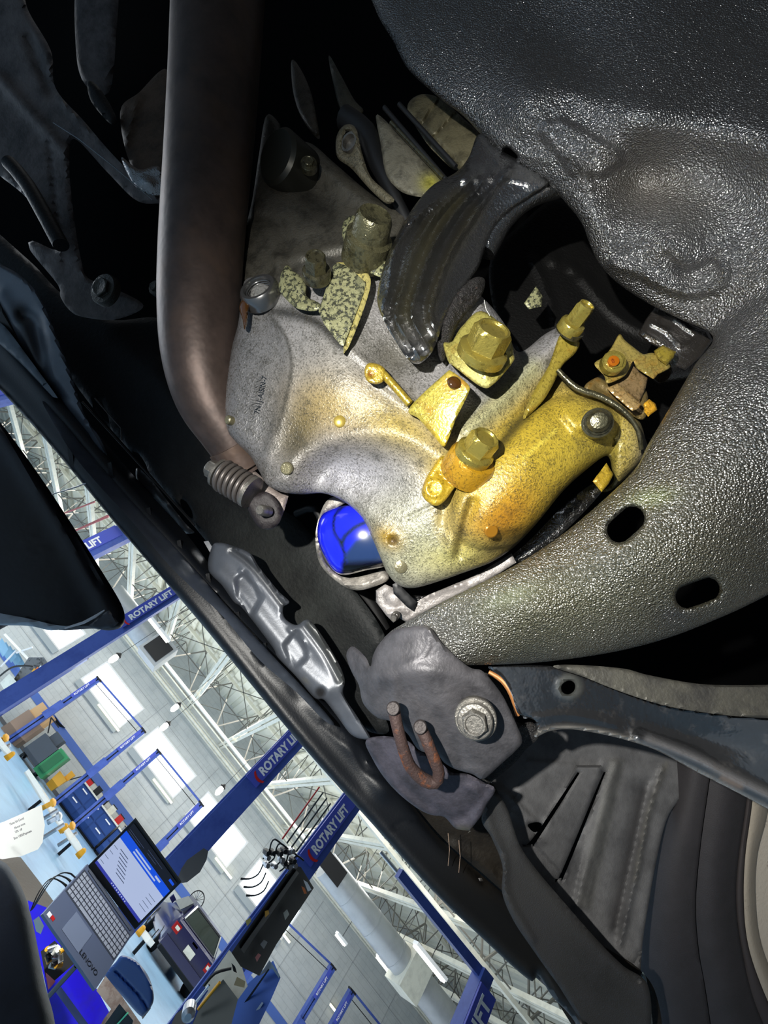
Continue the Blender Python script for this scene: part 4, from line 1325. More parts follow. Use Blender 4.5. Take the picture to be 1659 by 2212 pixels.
# --- gearbox housing behind (darker casting)
GB = [(575, 250), (600, 262), (620, 300), (672, 310), (720, 350), (790, 410), (835, 440), (860, 440), (880, 470), (830, 560), (780, 600), (700, 640), (600, 660), (540, 650), (522, 590), (525, 520), (545, 430), (560, 330)]
o = relief('gearbox_housing', GB, [(575, 250, .56), (860, 440, .50), (540, 650, .49), (760, 600, .47), (700, 400, .52)], m_alud,
           [('r', [(660, 330), (730, 390), (800, 440)], 16, 14), ('r', [(600, 560), (610, 640)], 14, 14), ('g', 690, 430, 60, 30, 40, -18), ('r', [(620, 560), (700, 540), (790, 520)], 12, 12),
            ('g', 760, 500, 60, 50, 0, 14), ('r', [(540, 470), (600, 480), (625, 560)], 14, -10)], None, 7, (18, 14), .05, (), True, (.30, .29, .26),
           [(('g', 560, 400, 70, 110, 0, .7), (.16, .15, .14)), (('g', 680, 450, 60, 40, 30, .6), (.10, .10, .10))])
gear = tag(o, 'dim grey gearbox casting between the exhaust pipe and the ribbed mount', 'gearbox')
c = P(665, 352, .505)
rings('plug_boss', P(612, 348, .515), cw((-.55, -.05, .8)), [(.030, -.03, 0), (.030, .008, 0), (.026, .012, 0)], mat('plug_dark', (.16, .16, .14), .4, .5), gear, 32)
bolt(667, 354, .500, (.1, .1, 1), 12, 7, 18, 3, m_zincd, gear)
# lug with slot
relief('lug', [(729, 340), (726, 300), (738, 275), (755, 268), (770, 280), (782, 330), (800, 380), (830, 410), (852, 432), (835, 440), (800, 410), (760, 365)], [(740, 300, .50), (850, 432, .47), (780, 400, .49)],
       m_alu, [], gear, 6, (8, 8), .012, [[(742, 300), (748, 284), (762, 290), (766, 310), (760, 330), (748, 330), (741, 318)]], True, (.42, .40, .33))
rings('lug_insert', P(755, 308, .50), cw((-.5, 0, .9)), [(.0105, -.006, 0), (.0105, .002, 0), (.008, .002, 0), (.0075, -.004, 0)], m_fastener, gear, 24)
tube('black_hose', [(745, 255, .53, 24), (790, 290, .52, 24), (815, 350, .51, 20), (850, 420, .50, 14), (880, 480, .50, 14)], m_black, gear, 14, .01)
# bracket with straps up right
relief('side_cover', [(812, 250), (830, 258), (860, 290), (900, 330), (940, 372), (955, 400), (930, 425), (880, 420), (850, 400), (832, 370), (822, 310)], [(820, 260, .50), (950, 400, .47), (850, 400, .48)], m_alud,
       [('g', 870, 360, 30, 30, 0, 8)], gear, 7, (10, 8), .03, (), True, (.44, .43, .38), [(('g', 930, 395, 22, 22, 0, .9), (.62, .60, .22))])
for k, (a, b) in enumerate([((830, 232), (965, 390)), ((845, 265), (958, 385)), ((862, 225), (985, 360))]):
    tube('line_pipe', [(a[0], a[1], .485, 5), (b[0], b[1], .46, 5)], [m_black, m_alu if 0 else m_zincd, m_black][k], gear, 10, 1, False)
GS = [(880, 235), (905, 205), (950, 212), (1000, 255), (1035, 290), (1028, 320), (1010, 350), (985, 368), (950, 340), (915, 300)]
relief('ribbed_sump', GS, [(880, 235, .55), (1035, 290, .50), (985, 368, .50)], m_alud, [('r', [(905, 275), (950, 215)], 3, -10), ('r', [(930, 305), (985, 245)], 3, -10), ('r', [(900, 262), (1000, 362)], 4, -9)], gear, 5, (4, 4), .04, (), True, (.44, .42, .33))
relief('curved_shield', [(630, 130), (650, 150), (672, 200), (685, 260), (690, 300), (668, 280), (645, 240), (632, 190)], [(640, 150, .60), (690, 300, .56), (650, 240, .58)], m_alud, [], gear, 7, (10, 10), .01, (), True, (.30, .27, .23))
relief('curved_shield', [(710, 120), (735, 160), (765, 215), (785, 240), (760, 262), (735, 235), (722, 190)], [(710, 130, .60), (785, 240, .55), (735, 235, .57)], m_alud, [], gear, 7, (10, 10), .01, (), True, (.26, .25, .20))

# --- main transmission casing
CS = [(522, 640), (514, 700), (498, 760), (486, 825), (482, 880), (488, 925), (510, 955), (540, 985), (560, 1018), (576, 1046), (606, 1062), (650, 1068), (700, 1066), (745, 1085), (782, 1118), (803, 1160),
      (822, 1205), (838, 1240), (862, 1264), (895, 1270), (950, 1255), (1010, 1234), (1060, 1215), (1100, 1190), (1125, 1168), (1170, 1118), (1215, 1062), (1265, 1016), (1310, 985), (1322, 1015), (1325, 1040), (1302, 1062), (1330, 1052), (1395, 985),
      (1392, 940), (1378, 905), (1350, 878), (1310, 862), (1275, 850), (1240, 825), (1213, 812), (1205, 790), (1235, 755), (1250, 730), (1230, 700), (1180, 720), (1120, 760), (1090, 700), (1040, 640), (980, 600), (900, 560), (830, 540), (790, 555), (745, 580), (700, 590), (640, 610), (600, 622), (560, 600), (530, 605)]
CF = [('g', 735, 830, 100, 130, -10, 34), ('r', [(590, 690), (612, 730), (624, 790), (612, 860), (596, 920), (575, 985)], 12, 5),
      ('p', [(500, 640), (560, 660), (600, 700), (622, 760), (618, 850), (595, 930), (560, 1040), (460, 900), (480, 700)], -9, 16),
      ('r', [(615, 1030), (650, 985), (700, 960), (760, 945), (830, 935), (900, 955), (950, 985)], 30, 20),
      ('g', 780, 1030, 120, 55, 20, -26), ('g', 690, 1040, 26, 70, 35, -14),
      ('g', 870, 900, 90, 60, 40, 18),
      ('e', 1150, 1020, 215, 118, -42, 70), ('g', 1060, 1120, 90, 50, -45, 16),
      ('r', [(1000, 1075), (985, 1120), (972, 1190)], 16, 11), ('r', [(1022, 1085), (1004, 1140), (990, 1200)], 10, -12), ('r', [(960, 1060), (955, 1130)], 10, -6),
      ('r', [(1050, 985), (1115, 915), (1165, 850), (1210, 790)], 14, -22), ('r', [(1010, 930), (1075, 870), (1150, 790), (1225, 722)], 20, 18),
      ('p', [(1200, 850), (1215, 825), (1280, 860), (1340, 880), (1390, 930), (1395, 985), (1330, 1052), (1320, 1010), (1330, 960), (1290, 930), (1240, 930), (1215, 900)], 20, 12),
      ('e', 1292, 912, 46, 46, 0, 22),
      ('r', [(808, 812), (845, 838), (885, 868)], 12, 16), ('r', [(745, 745), (800, 790)], 9, 8), ('g', 850, 770, 50, 60, 0, -16),
      ('r', [(880, 1120), (920, 1100), (950, 1085)], 5, -5), ('c', 848, 1167, 9, -10, 6), ('c', 848, 1167, 20, 3, 8), ('r', [(1120, 980), (1200, 900)], 3, 3), ('r', [(1135, 1000), (1215, 925)], 3, 3), ('r', [(1080, 1170), (1120, 1160)], 16, -10),
      ('g', 1095, 1165, 30, 16, 0, -10)]
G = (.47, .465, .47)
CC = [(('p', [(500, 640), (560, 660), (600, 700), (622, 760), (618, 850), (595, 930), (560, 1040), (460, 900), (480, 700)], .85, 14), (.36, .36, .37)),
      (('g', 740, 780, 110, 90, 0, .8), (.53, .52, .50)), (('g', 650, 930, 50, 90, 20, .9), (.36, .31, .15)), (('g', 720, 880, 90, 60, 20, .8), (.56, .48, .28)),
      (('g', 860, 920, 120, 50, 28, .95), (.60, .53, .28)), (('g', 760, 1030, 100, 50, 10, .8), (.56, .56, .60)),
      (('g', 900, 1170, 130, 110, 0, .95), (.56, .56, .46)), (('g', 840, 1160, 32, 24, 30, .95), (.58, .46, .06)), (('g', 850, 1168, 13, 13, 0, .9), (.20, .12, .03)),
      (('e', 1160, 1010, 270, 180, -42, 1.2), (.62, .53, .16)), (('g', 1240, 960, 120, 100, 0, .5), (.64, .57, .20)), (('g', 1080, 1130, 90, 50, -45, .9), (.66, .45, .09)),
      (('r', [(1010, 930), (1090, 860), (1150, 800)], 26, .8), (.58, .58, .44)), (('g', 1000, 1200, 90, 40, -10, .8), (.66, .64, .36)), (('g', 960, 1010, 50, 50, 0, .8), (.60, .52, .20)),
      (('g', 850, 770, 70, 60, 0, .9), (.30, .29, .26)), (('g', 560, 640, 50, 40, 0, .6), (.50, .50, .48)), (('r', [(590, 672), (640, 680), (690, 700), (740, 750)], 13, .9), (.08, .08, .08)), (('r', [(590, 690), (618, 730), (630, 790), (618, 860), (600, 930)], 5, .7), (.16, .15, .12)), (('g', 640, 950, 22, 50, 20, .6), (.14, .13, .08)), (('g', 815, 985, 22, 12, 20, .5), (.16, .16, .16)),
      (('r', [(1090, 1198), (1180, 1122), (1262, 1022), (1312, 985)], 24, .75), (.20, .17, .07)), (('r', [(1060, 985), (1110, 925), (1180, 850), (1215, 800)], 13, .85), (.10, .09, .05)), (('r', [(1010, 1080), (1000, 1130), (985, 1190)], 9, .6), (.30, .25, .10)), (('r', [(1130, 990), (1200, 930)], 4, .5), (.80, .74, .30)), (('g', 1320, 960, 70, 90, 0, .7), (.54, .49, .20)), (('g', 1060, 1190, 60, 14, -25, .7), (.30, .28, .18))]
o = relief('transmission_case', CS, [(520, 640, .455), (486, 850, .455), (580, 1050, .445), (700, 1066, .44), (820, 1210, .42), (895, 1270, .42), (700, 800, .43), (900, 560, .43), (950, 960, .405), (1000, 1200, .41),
                                     (1200, 780, .43), (1120, 1160, .415), (1150, 1020, .40), (1380, 950, .41), (1325, 1040, .42), (790, 1000, .425), (1060, 800, .425), (560, 620, .45), (900, 1100, .405)], m_alu, CF, None, 5, (30, 26), .05, (), True, G, CC)
case = tag(o, 'silver cast transmission case stained yellow by oil on its right half', 'transmission')
# cast lettering
ax = P(531, 893, .425); bx = P(562, 757, .425)
xd = (bx - ax); L_ = xd.length; xd = xd.normalized()
zd = cw((-.35, 0, 1)).normalized()
yd = zd.cross(xd).normalized()
text('cast_lettering', 'ATRANSIN-7', P(541, 896, .4335), xd, yd, .011, mat('lettering_grey', (.36, .36, .36), .35, .5), case, .0018, .62, bold=.012) if 0 else None
text('cast_lettering', '7N1J-AISIN-7'[::1], P(549, 888, .4345), (P(580, 757, .4345) - P(549, 888, .4345)), (P(531, 884, .436) - P(549, 888, .4345)), .0085, mat('lettering_grey', (.36, .36, .36), .35, .5), case, .0015, .80, bold=.01)

def pin(x, y, d, r, h, m, par, ax=(0, 0, 1), nm='cast_pin'):
    if par is case:
        d = SURF['transmission_case'](x, y)
    s = d / FPX
    return rings(nm, P(x, y, d), cw(ax), [(r * s, -.008, 0), (r * s, h * .7 * s, 0), (r * .8 * s, h * s, 0)], m, par, 28)
m_pin = mat('pin_metal', (.48, .46, .36), .3, .6, bump=(500, .0004))
pin(497, 908, .447, 10, 8, m_pin, case, (-.6, .1, .8)); pin(734, 911, .405, 13, 6, mat('pin_yellow', (.62, .54, .25), .3, .5), case); pin(621, 1012, .418, 14, 8, m_pin, case, (-.2, -.1, 1))
pin(866, 1224, .405, 14, 4, m_pin, case); pin(1060, 1146, .383, 15, 7, mat('pin_orange', (.58, .40, .10), .2, .4, coat=.7), case, (.1, -.2, 1))
# threaded filler opening
c = P(560, 628, SURF['transmission_case'](560, 640) - .004)
A = cw((-.25, .45, .85)).normalized()
s = .432 / FPX
rings('filler_neck', c, A, [(46 * s, -.010, 0), (45 * s, .002, 0), (40 * s, .005, 0), (33 * s, .005, 0), (31 * s, .002, 0), (30 * s, -.009, 0), (.001, -.0095, 0)], mat('machined_rim', (.50, .50, .50), .25, .9), case, 40)
for k in range(5):
    rings('bore_shade', c - A * .0075, A, [(29 * s, -.001, 0), (29 * s, .0, 0)], m_hole, case, 32) if k == 0 else None  # black disc puts the shade inside the opening into colour
    torus('thread_ring', c + A * (.0015 - .0022 * k), A, 29.0 * s, .0008, mat('machined_rim', None), case, 40, 6)
o = relief('oil_run', [(520, 652), (530, 645), (540, 655), (536, 675), (534, 700), (528, 712), (524, 690), (517, 668)], [(528, 680, .440)], m_oil, [('g', 528, 665, 8, 20, 0, 4)], case, 4, (5, 4), .008)
# bracket plates by the filler
relief('bracket_tab', [(602, 622), (608, 590), (620, 572), (632, 584), (650, 598), (662, 618), (662, 640), (690, 655), (690, 668), (672, 672), (640, 665), (612, 640)], [(610, 640, .423), (630, 580, .428), (680, 660, .415)],
       m_crackle, [('g', 648, 620, 18, 14, 40, 6)], case, 5, (6, 5), .03)
relief('bracket_plate', [(688, 672), (720, 574), (730, 568), (752, 574), (790, 610), (786, 632), (742, 748), (735, 745), (700, 700)], [(690, 670, .408), (725, 570, .412), (742, 748, .402)],
       m_crackle, [], case, 6, (4, 3), .03, (), False)
relief('bracket_return', [(742, 750), (752, 752), (790, 655), (800, 600), (772, 572), (735, 566), (728, 572), (766, 590), (784, 612), (782, 634)], [(745, 750, .404), (795, 600, .41), (730, 566, .415)], mat('crackle_yellow', (.66, .62, .38), .3, .4, bump=(400, .0005), speck=[((.22, .21, .14), 220, .52, .6, .8)]), [], case, 5, (4, 3), .03)
bolt(684, 588, .405, (.05, .32, .9), 24, 34, 31, 6, m_zincd, case, ph=.2)
# big barrel bolt
bo = rings('barrel_bolt', P(796, 520, .405), cw((.28, .42, .85)), [(.0215, -.02, 0), (.0215, .004, 0), (.0175, .006, 0), (.0165, .020, 0), (.0145, .024, 0), (.0140, .0245, 0), (.0125, .0235, 0)], mat('bolt_olive', (.34, .33, .24), .3, .6, bump=(400, .0008), coat=.4, speck=[((.12, .12, .08), 120, .5, .62, .7)]), case, 36)
relief('bolt_seat', [(742, 520), (742, 480), (765, 465), (800, 480), (850, 560), (840, 600), (800, 590), (770, 570)], [(745, 500, .425), (850, 560, .41), (790, 590, .41)], m_crackle, [], case, 7, (8, 6), .02)
# small square boss and rib
relief('square_boss', [(787, 800), (795, 785), (815, 786), (832, 798), (830, 822), (812, 830), (792, 822)], [(808, 806, .392)], m_yel, [('c', 801, 808, 8, -3, 4)], case, 4, (6, 6), .02, (), True, (.62, .53, .18), [(('g', 800, 808, 7, 7, 0, 1), (.42, .20, .02))])
tube('cast_rib', [(826, 806, .397, 9), (850, 832, .395, 9), (885, 872, .393, 9)], m_yel, case, 12, .004) .data.materials
# yellow strap plate with drip
relief('strap_plate', [(884, 882), (960, 808), (975, 802), (1000, 820), (1014, 835), (1012, 850), (985, 905), (970, 945), (958, 965), (935, 940), (905, 905)], [(885, 885, .392), (985, 805, .375), (960, 960, .380)], m_yel,
       [('g', 950, 880, 40, 40, 0, 5)], case, 5, (6, 5), .016, (), True, (.66, .61, .26), [(('g', 985, 828, 22, 16, 0, .9), (.62, .32, .02)), (('g', 950, 950, 20, 20, 0, .6), (.80, .66, .06))])
relief('oil_blob', [(966, 820), (980, 812), (995, 820), (998, 836), (986, 842), (970, 836)], [(982, 828, .374)], m_oil, [('e', 982, 827, 18, 16, 0, 8)], case, 3, (5, 4), .004)
# big flange bolt on square boss
relief('bolt_boss', [(958, 742), (976, 738), (998, 705), (1040, 672), (1095, 715), (1110, 765), (1106, 785), (1066, 830), (1040, 836), (985, 795), (968, 780)], [(975, 760, .385), (1100, 740, .385), (1045, 830, .372)], m_yel,
       [('p', [(985, 760), (1040, 705), (1100, 760), (1050, 815)], 10, 8)], case, 5, (8, 8), .03, (), True, (.60, .57, .30), [(('g', 1030, 815, 50, 10, 35, .8), (.90, .88, .60))])
bolt(1044, 757, .369, (.26, .58, .77), 43, 48, 55, 6, m_zinc, case, ph=.35)
# second bolt with washer and collar
rings('collar', P(1024, 990, .375), cw((.36, .58, .73)), [(.0215, -.02, 0), (.0215, -.002, 0), (.0195, .002, 0)], m_yel, case, 40, col=(.66, .50, .10))
bolt(1027, 976, .369, (.36, .58, .73), 34, 40, 43, 6, m_zinc, case, ph=.2)
relief('link_boss', [(916, 1042), (934, 1010), (955, 985), (990, 1000), (1010, 1020), (985, 1050), (958, 1085), (935, 1092), (912, 1070)], [(935, 1060, .385), (1000, 1010, .385), (950, 985, .388)], m_yel,
       [('c', 938, 1055, 21, 6, 6), ('c', 938, 1055, 14, -3, 4), ('r', [(948, 1022), (972, 1045)], 4, -5)], case, 4, (8, 8), .02, (), True, (.68, .57, .16), [(('r', [(960, 1000), (975, 1040)], 6, .8), (.75, .40, .03))])
# dome-capped stud on the flange
cst = P(1290, 914, .372)
rings('flange_stud', cst, cw((-.35, -.05, .95)), [(.0125, -.012, 0), (.0125, .002, 0), (.0105, .003, 0), (.0105, .006, 0), (.009, .007, 0), (.009, .011, 0), (.0065, .0145, 0), (.002, .0155, 0)], m_zincd, case, 32)
# stud bolt at the upper right
st = bolt(1236, 702, .385, (.28, .50, .8), 20, 44, 28, 6, m_zinc, case, ph=.5, washer=0)
rings('washer', P(1232, 712, .390), cw((.28, .50, .8)), [(.0125, -.003, 0), (.0125, .0015, 0)], m_zincd, case, 28)
relief('stud_leg', [(1215, 715), (1250, 735), (1245, 760), (1215, 790), (1195, 830), (1170, 870), (1130, 905), (1150, 850), (1185, 790)], [(1215, 715, .40), (1240, 760, .40), (1130, 905, .398)], m_yel, [], case, 6, (8, 8), .03, (), True, (.56, .50, .20))
relief('flange_tab', [(1280, 1040), (1310, 1000), (1325, 1025), (1315, 1045), (1300, 1063)], [(1300, 1040, .385)], m_yel, [], case, 6, (4, 4), .015, (), False, (.62, .52, .14))
relief('pale_lug', [(1132, 655), (1158, 618), (1172, 640), (1170, 662), (1142, 668)], [(1150, 645, .46)], m_crackle, [], case, 5, (3, 3), .02, (), False)

eb = tag(relief('engine_block', [(1060, 560), (1130, 480), (1200, 430), (1260, 470), (1300, 560), (1400, 640), (1560, 720), (1560, 900), (1440, 960), (1330, 900), (1230, 830), (1120, 760), (1070, 680)], [(1060, 560, .60), (1560, 720, .56), (1200, 430, .62), (1230, 830, .52)],
             mat('block_black', (.03, .03, .03), .6, 0, spec=.25, vcol=True, bump=(300, .001)), [('c', 1195, 560, 14, 8, 6), ('r', [(1150, 560), (1185, 640), (1200, 700)], 8, 10), ('r', [(1260, 600), (1330, 680), (1400, 720)], 12, 14), ('g', 1250, 720, 30, 30, 0, 14), ('c', 1236, 578, 12, 8, 5)], None, 8, (8, 8), .04, (), True, (.03, .03, .03)),
         'almost black engine block deep behind the yellow bolts', 'engine')
# --- sensor and bracket group at right of the case
SB = [(1284, 786), (1305, 770), (1322, 748), (1338, 722), (1350, 735), (1375, 755), (1390, 765), (1408, 762), (1425, 768), (1448, 792), (1422, 808), (1412, 818), (1400, 812), (1375, 795), (1368, 780), (1358, 800), (1345, 815), (1312, 828), (1305, 812)]
sb = tag(relief('sensor_bracket', SB, [(1284, 786, .40), (1340, 725, .405), (1448, 792, .395), (1312, 828, .39)], m_yel, [('c', 1326, 780, 30, 3, 4)], None, 4, (4, 4), .006, (), True, (.56, .50, .26)),
         'small oily brass-toned sensor bracket between case and subframe', 'bracket')
bolt(1326, 782, .382, (-.1, .12, 1), 19, 5, 25, 4, m_zinc, sb, dish=True)
rings('bolt_face', P(1325, 780, .3765), cw((-.1, .12, 1)), [(.0046, -.002, 0), (.0046, .0008, 0), (.0036, .001, 0)], mat('amber_face', (.60, .33, .05), .12, .3, coat=1.), sb, 28)
text('bolt_mark', '8', P(1322, 785, .3750), cw((1, .4, 0)), cw((-.4, 1, 0)), .0055, mat('amber_dark', (.45, .20, .02), .4), sb, .0005)
relief('bracket_arm', [(1312, 840), (1350, 815), (1368, 790), (1400, 815), (1395, 838), (1380, 870), (1360, 850)], [(1312, 840, .40), (1400, 815, .405), (1380, 870, .40)], m_yel, [('r', [(1330, 835), (1385, 860)], 5, 5)], sb, 5, (5, 5), .02, (), False, (.50, .42, .30))
relief('clamp_strap', [(1310, 838), (1335, 828), (1385, 872), (1380, 882), (1366, 888), (1335, 862)], [(1310, 838, .39), (1385, 872, .388), (1366, 888, .385)], m_yel, [], sb, 5, (4, 4), .008, (), False, (.62, .52, .34))
relief('amber_clip', [(1390, 872), (1402, 862), (1416, 872), (1420, 885), (1400, 900), (1392, 890)], [(1400, 880, .385)], m_yel, [], sb, 4, (4, 4), .012, (), False, (.74, .55, .14))
tube('strap_band', [(1205, 800, .40, 6), (1245, 838, .395, 7), (1300, 858, .39, 7), (1350, 890, .385, 6), (1378, 930, .385, 5), (1385, 970, .39, 5)], m_zincd, sb, 10, .006)
relief('connector_block', [(1395, 690), (1415, 662), (1440, 655), (1475, 672), (1490, 700), (1530, 715), (1540, 735), (1515, 770), (1480, 800), (1455, 790), (1440, 760), (1400, 740), (1378, 722)], [(1400, 700, .43), (1530, 715, .42), (1480, 800, .41)],
       m_film, [('r', [(1410, 700), (1440, 715), (1470, 745)], 6, 8), ('r', [(1395, 720), (1440, 748)], 5, 7), ('r', [(1460, 690), (1500, 720)], 6, 8), ('g', 1480, 740, 18, 14, 0, 9), ('r', [(1430, 665), (1420, 690)], 5, 6)], sb, 4, (5, 5), .03, (), False, (.13, .12, .11))
relief('sensor_body', [(1262, 838), (1290, 815), (1318, 826), (1350, 812), (1392, 838), (1400, 868), (1392, 905), (1368, 900), (1340, 880), (1300, 862)], [(1262, 838, .408), (1392, 838, .41), (1380, 900, .405)], m_yel, [('r', [(1290, 835), (1350, 870), (1385, 895)], 6, -6), ('r', [(1340, 830), (1385, 860)], 6, 6)], sb, 5, (6, 6), .03, (), True, (.42, .36, .22))
relief('brass_cap', [(1412, 758), (1432, 745), (1460, 760), (1456, 772), (1440, 790), (1420, 775)], [(1435, 768, .392)], m_yel, [('e', 1436, 766, 22, 18, 0, 6)], sb, 4, (5, 5), .02, (), False, (.52, .46, .16))
tube('sensor_barrel', [(1430, 800, .425, 26), (1500, 790, .43, 26), (1540, 770, .43, 24)], m_film, sb, 20, .02)

# --- exhaust
ex = thing('exhaust_pipe', P(440, 500, .50), 'thick brown grey exhaust pipe bending down to a sprung flange', 'exhaust')
pts = [(478, -90, .53, 95), (470, 60, .52, 93), (462, 200, .51, 91), (450, 360, .50, 88), (438, 520, .49, 86), (432, 660, .485, 84), (436, 770, .485, 80), (455, 860, .49, 72), (490, 930, .495, 60), (520, 985, .50, 50), (545, 1020, .505, 44)]
o = tube('pipe', pts, m_pipe, ex, 48, .006)
me = o.data
at = me.color_attributes.new('Col', 'FLOAT_COLOR', 'POINT')
nv = len(me.vertices)
buf = np.ones((nv, 4), np.float32)
for i in range(nv):
    buf[i, :3] = lin((.25, .21, .19))
at.data.foreach_set('color', buf.ravel())
tube('pipe_collar', [(500, 962, .49, 52), (530, 1008, .50, 52)], m_pipe, ex, 32, 1, False)
fl_ = relief('flange', [(463, 1008), (480, 990), (540, 1010), (600, 1062), (622, 1066), (618, 1090), (605, 1125), (590, 1142), (568, 1142), (552, 1128), (545, 1095), (500, 1060), (470, 1035)], [(470, 1020, .485), (600, 1070, .475), (570, 1140, .465)],
              mat('flange_pale', (.52, .48, .46), .45, .3, bump=(300, .0006)), [], ex, 8, (6, 6), .012)
relief('gasket_plate', [(530, 1085), (545, 1072), (575, 1062), (600, 1085), (608, 1115), (598, 1135), (575, 1142), (555, 1135)], [(570, 1100, .458)], mat('flange_brown', (.12, .10, .11), .6, .2, bump=(300, .0005)), [], ex, 8, (5, 5), .010)
pin(570, 1103, .447, 12, 16, m_fastener, ex, (-.3, .1, .9), 'stud')
A0, A1 = P(478, 1025, .455), P(540, 1062, .450)
axs = (A1 - A0).normalized()
X_, Y_, _ = frame_of(axs)
q = []
for i in range(0, 150):
    a = i / 149 * 2 * PI * 6
    R_ = .0150
    c = A0 + (A1 - A0) * (i / 149) + (X_ * math.cos(a) + Y_ * math.sin(a)) * R_
    q.append((c.x, c.y, c.z, .0027))
tube('spring', q, mat('spring_steel', (.36, .34, .33), .4, .5), ex, 8, 1, False, world=True)
rings('spring_bolt', A0, -axs, [(.009, -.035, 0), (.0095, .0, 0), (.0155, .001, 0), (.0155, .004, 0), (.010, .005, 6), (.010, .014, 6), (.008, .016, 0)], m_fastener, ex, 30)
rings('spring_seat', A1, axs, [(.0175, -.001, 0), (.0175, .003, 0)], m_fastener, ex, 30)

# --- oil filter and its seat
ofl = thing('oil_filter', P(760, 1165, .46), 'bright blue oil filter with dark oil streaks under the case', 'oil filter')
oc = P(762, 1168, .475)
relief('filter_can', [(686, 1140), (694, 1115), (715, 1100), (750, 1092), (790, 1100), (840, 1130), (850, 1200), (835, 1222), (790, 1232), (745, 1242), (720, 1232), (700, 1200), (688, 1170)], [(690, 1140, .485), (840, 1130, .465), (745, 1240, .475), (760, 1165, .47)], m_filter,
       [('e', 765, 1165, 100, 90, 0, 45), ('r', [(735, 1092), (722, 1125), (726, 1165), (738, 1205), (740, 1240)], 3, 2)], ofl, 5, (16, 18), .05, (), True, (.09, .13, .85),
       [(('r', [(742, 1092), (723, 1115), (722, 1150), (738, 1175), (745, 1200), (742, 1240)], 4, 1), (.05, .08, .10)), (('r', [(738, 1175), (745, 1158), (765, 1140), (790, 1128)], 6, 1), (.07, .12, .18)),
        (('p', [(748, 1192), (766, 1168), (800, 1150), (870, 1130), (870, 1215), (750, 1222), (745, 1205)], .95, 6), (.12, .20, .30)), (('p', [(738, 1215), (870, 1208), (870, 1245), (738, 1245)], 1, 8), (.02, .02, .02))])
relief('filter_seat', [(700, 1090), (725, 1072), (760, 1075), (740, 1090), (700, 1110), (688, 1150), (694, 1195), (715, 1230), (750, 1248), (800, 1240), (828, 1230), (840, 1250), (815, 1265), (770, 1275), (730, 1258), (690, 1215), (682, 1150)],
       [(700, 1090, .50), (840, 1250, .48), (730, 1258, .485)], m_alud, [('r', [(740, 1262), (790, 1262), (830, 1246)], 5, 6)], ofl, 6, (5, 5), .02, (), True, (.58, .56, .53))
bk = tag(relief('accessory_bracket', [(812, 1275), (832, 1262), (850, 1270), (870, 1290), (900, 1300), (925, 1285), (1010, 1250), (1040, 1235), (1080, 1210), (1105, 1195), (1115, 1215), (1060, 1250), (960, 1300), (905, 1330), (880, 1345), (862, 1335), (850, 1345), (835, 1330), (812, 1300)],
                      [(812, 1275, .47), (1105, 1200, .45), (880, 1345, .46)], m_alud, [('e', 850, 1292, 20, 16, 30, 10), ('r', [(880, 1300), (1000, 1262)], 6, 8), ('r', [(835, 1325), (880, 1320)], 5, 6)], None, 5, (5, 5), .03, (), False, (.60, .58, .57)),
         'pale cast accessory bracket below the transmission case', 'bracket')
bolt(853, 1332, .45, (-.3, -.1, 1), 8, 10, 9, 3, m_fastener, bk)
relief('black_clip', [(848, 1262), (858, 1258), (900, 1300), (892, 1320), (880, 1312), (850, 1282)], [(870, 1290, .452)], m_black, [], bk, 6, (3, 3), .01, (), False)
relief('oil_sump_edge', [(880, 1290), (950, 1280), (1050, 1235), (1130, 1180), (1220, 1090), (1290, 1040), (1300, 1062), (1200, 1165), (1100, 1228), (960, 1300), (890, 1330)], [(880, 1300, .49), (1290, 1050, .48), (1000, 1280, .48)], m_film, [('r', [(1210, 1110), (1250, 1070)], 8, 8)], bk, 10, (4, 4), .02, (), True, (.05, .05, .05))
m_hose = mat('inner_black', (.035, .035, .04), .6)
for k, (pp, lab) in enumerate([([(690, 1180, .60, 10), (720, 1230, .60, 12), (790, 1290, .60, 14), (830, 1360, .60, 14)], 'black hose below the blue filter'), ([(640, 1110, .62, 8), (680, 1100, .6, 8), (700, 1150, .6, 8), (700, 1220, .6, 8)], 'thin black hose left of the blue filter')]):
    tag(tube('hose', pp, m_hose, None, 12, .01), lab, 'hose')

# --- radiator support and front crossmember (dark sheet)
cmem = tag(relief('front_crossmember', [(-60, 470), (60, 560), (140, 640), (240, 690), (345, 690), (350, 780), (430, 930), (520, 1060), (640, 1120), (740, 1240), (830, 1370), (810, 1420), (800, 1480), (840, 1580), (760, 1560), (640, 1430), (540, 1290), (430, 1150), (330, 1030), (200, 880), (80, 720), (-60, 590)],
                  [(0, 500, .74), (300, 700, .72), (800, 1400, .56), (760, 1560, .56), (200, 880, .70), (500, 1150, .64)], m_pan,
                  [('r', [(250, 720), (450, 960), (620, 1150), (820, 1390)], 40, 8)], None, 12, (8, 6), .02,
                  [[(208, 872), (218, 868), (232, 895), (236, 915), (226, 908), (212, 888)], [(286, 975), (298, 978), (316, 1005), (318, 1020), (306, 1016), (290, 994)], [(390, 1078), (402, 1084), (414, 1104), (416, 1120), (402, 1110), (391, 1092)]],
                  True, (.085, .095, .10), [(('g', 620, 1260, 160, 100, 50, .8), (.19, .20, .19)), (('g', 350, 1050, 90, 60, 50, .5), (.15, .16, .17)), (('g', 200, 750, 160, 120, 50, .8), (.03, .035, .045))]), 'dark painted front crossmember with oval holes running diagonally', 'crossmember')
relief('bright_lip', [(440, 1170), (450, 1168), (462, 1188), (455, 1196)], [(450, 1180, .60)], m_steel, [], cmem, 10, (0, 0), .004, (), False)
tube('flange_line', [(178, 868, .66, 2), (262, 960, .65, 2), (330, 1035, .64, 2), (420, 1135, .62, 2)], m_dark, cmem, 8, 1, False)
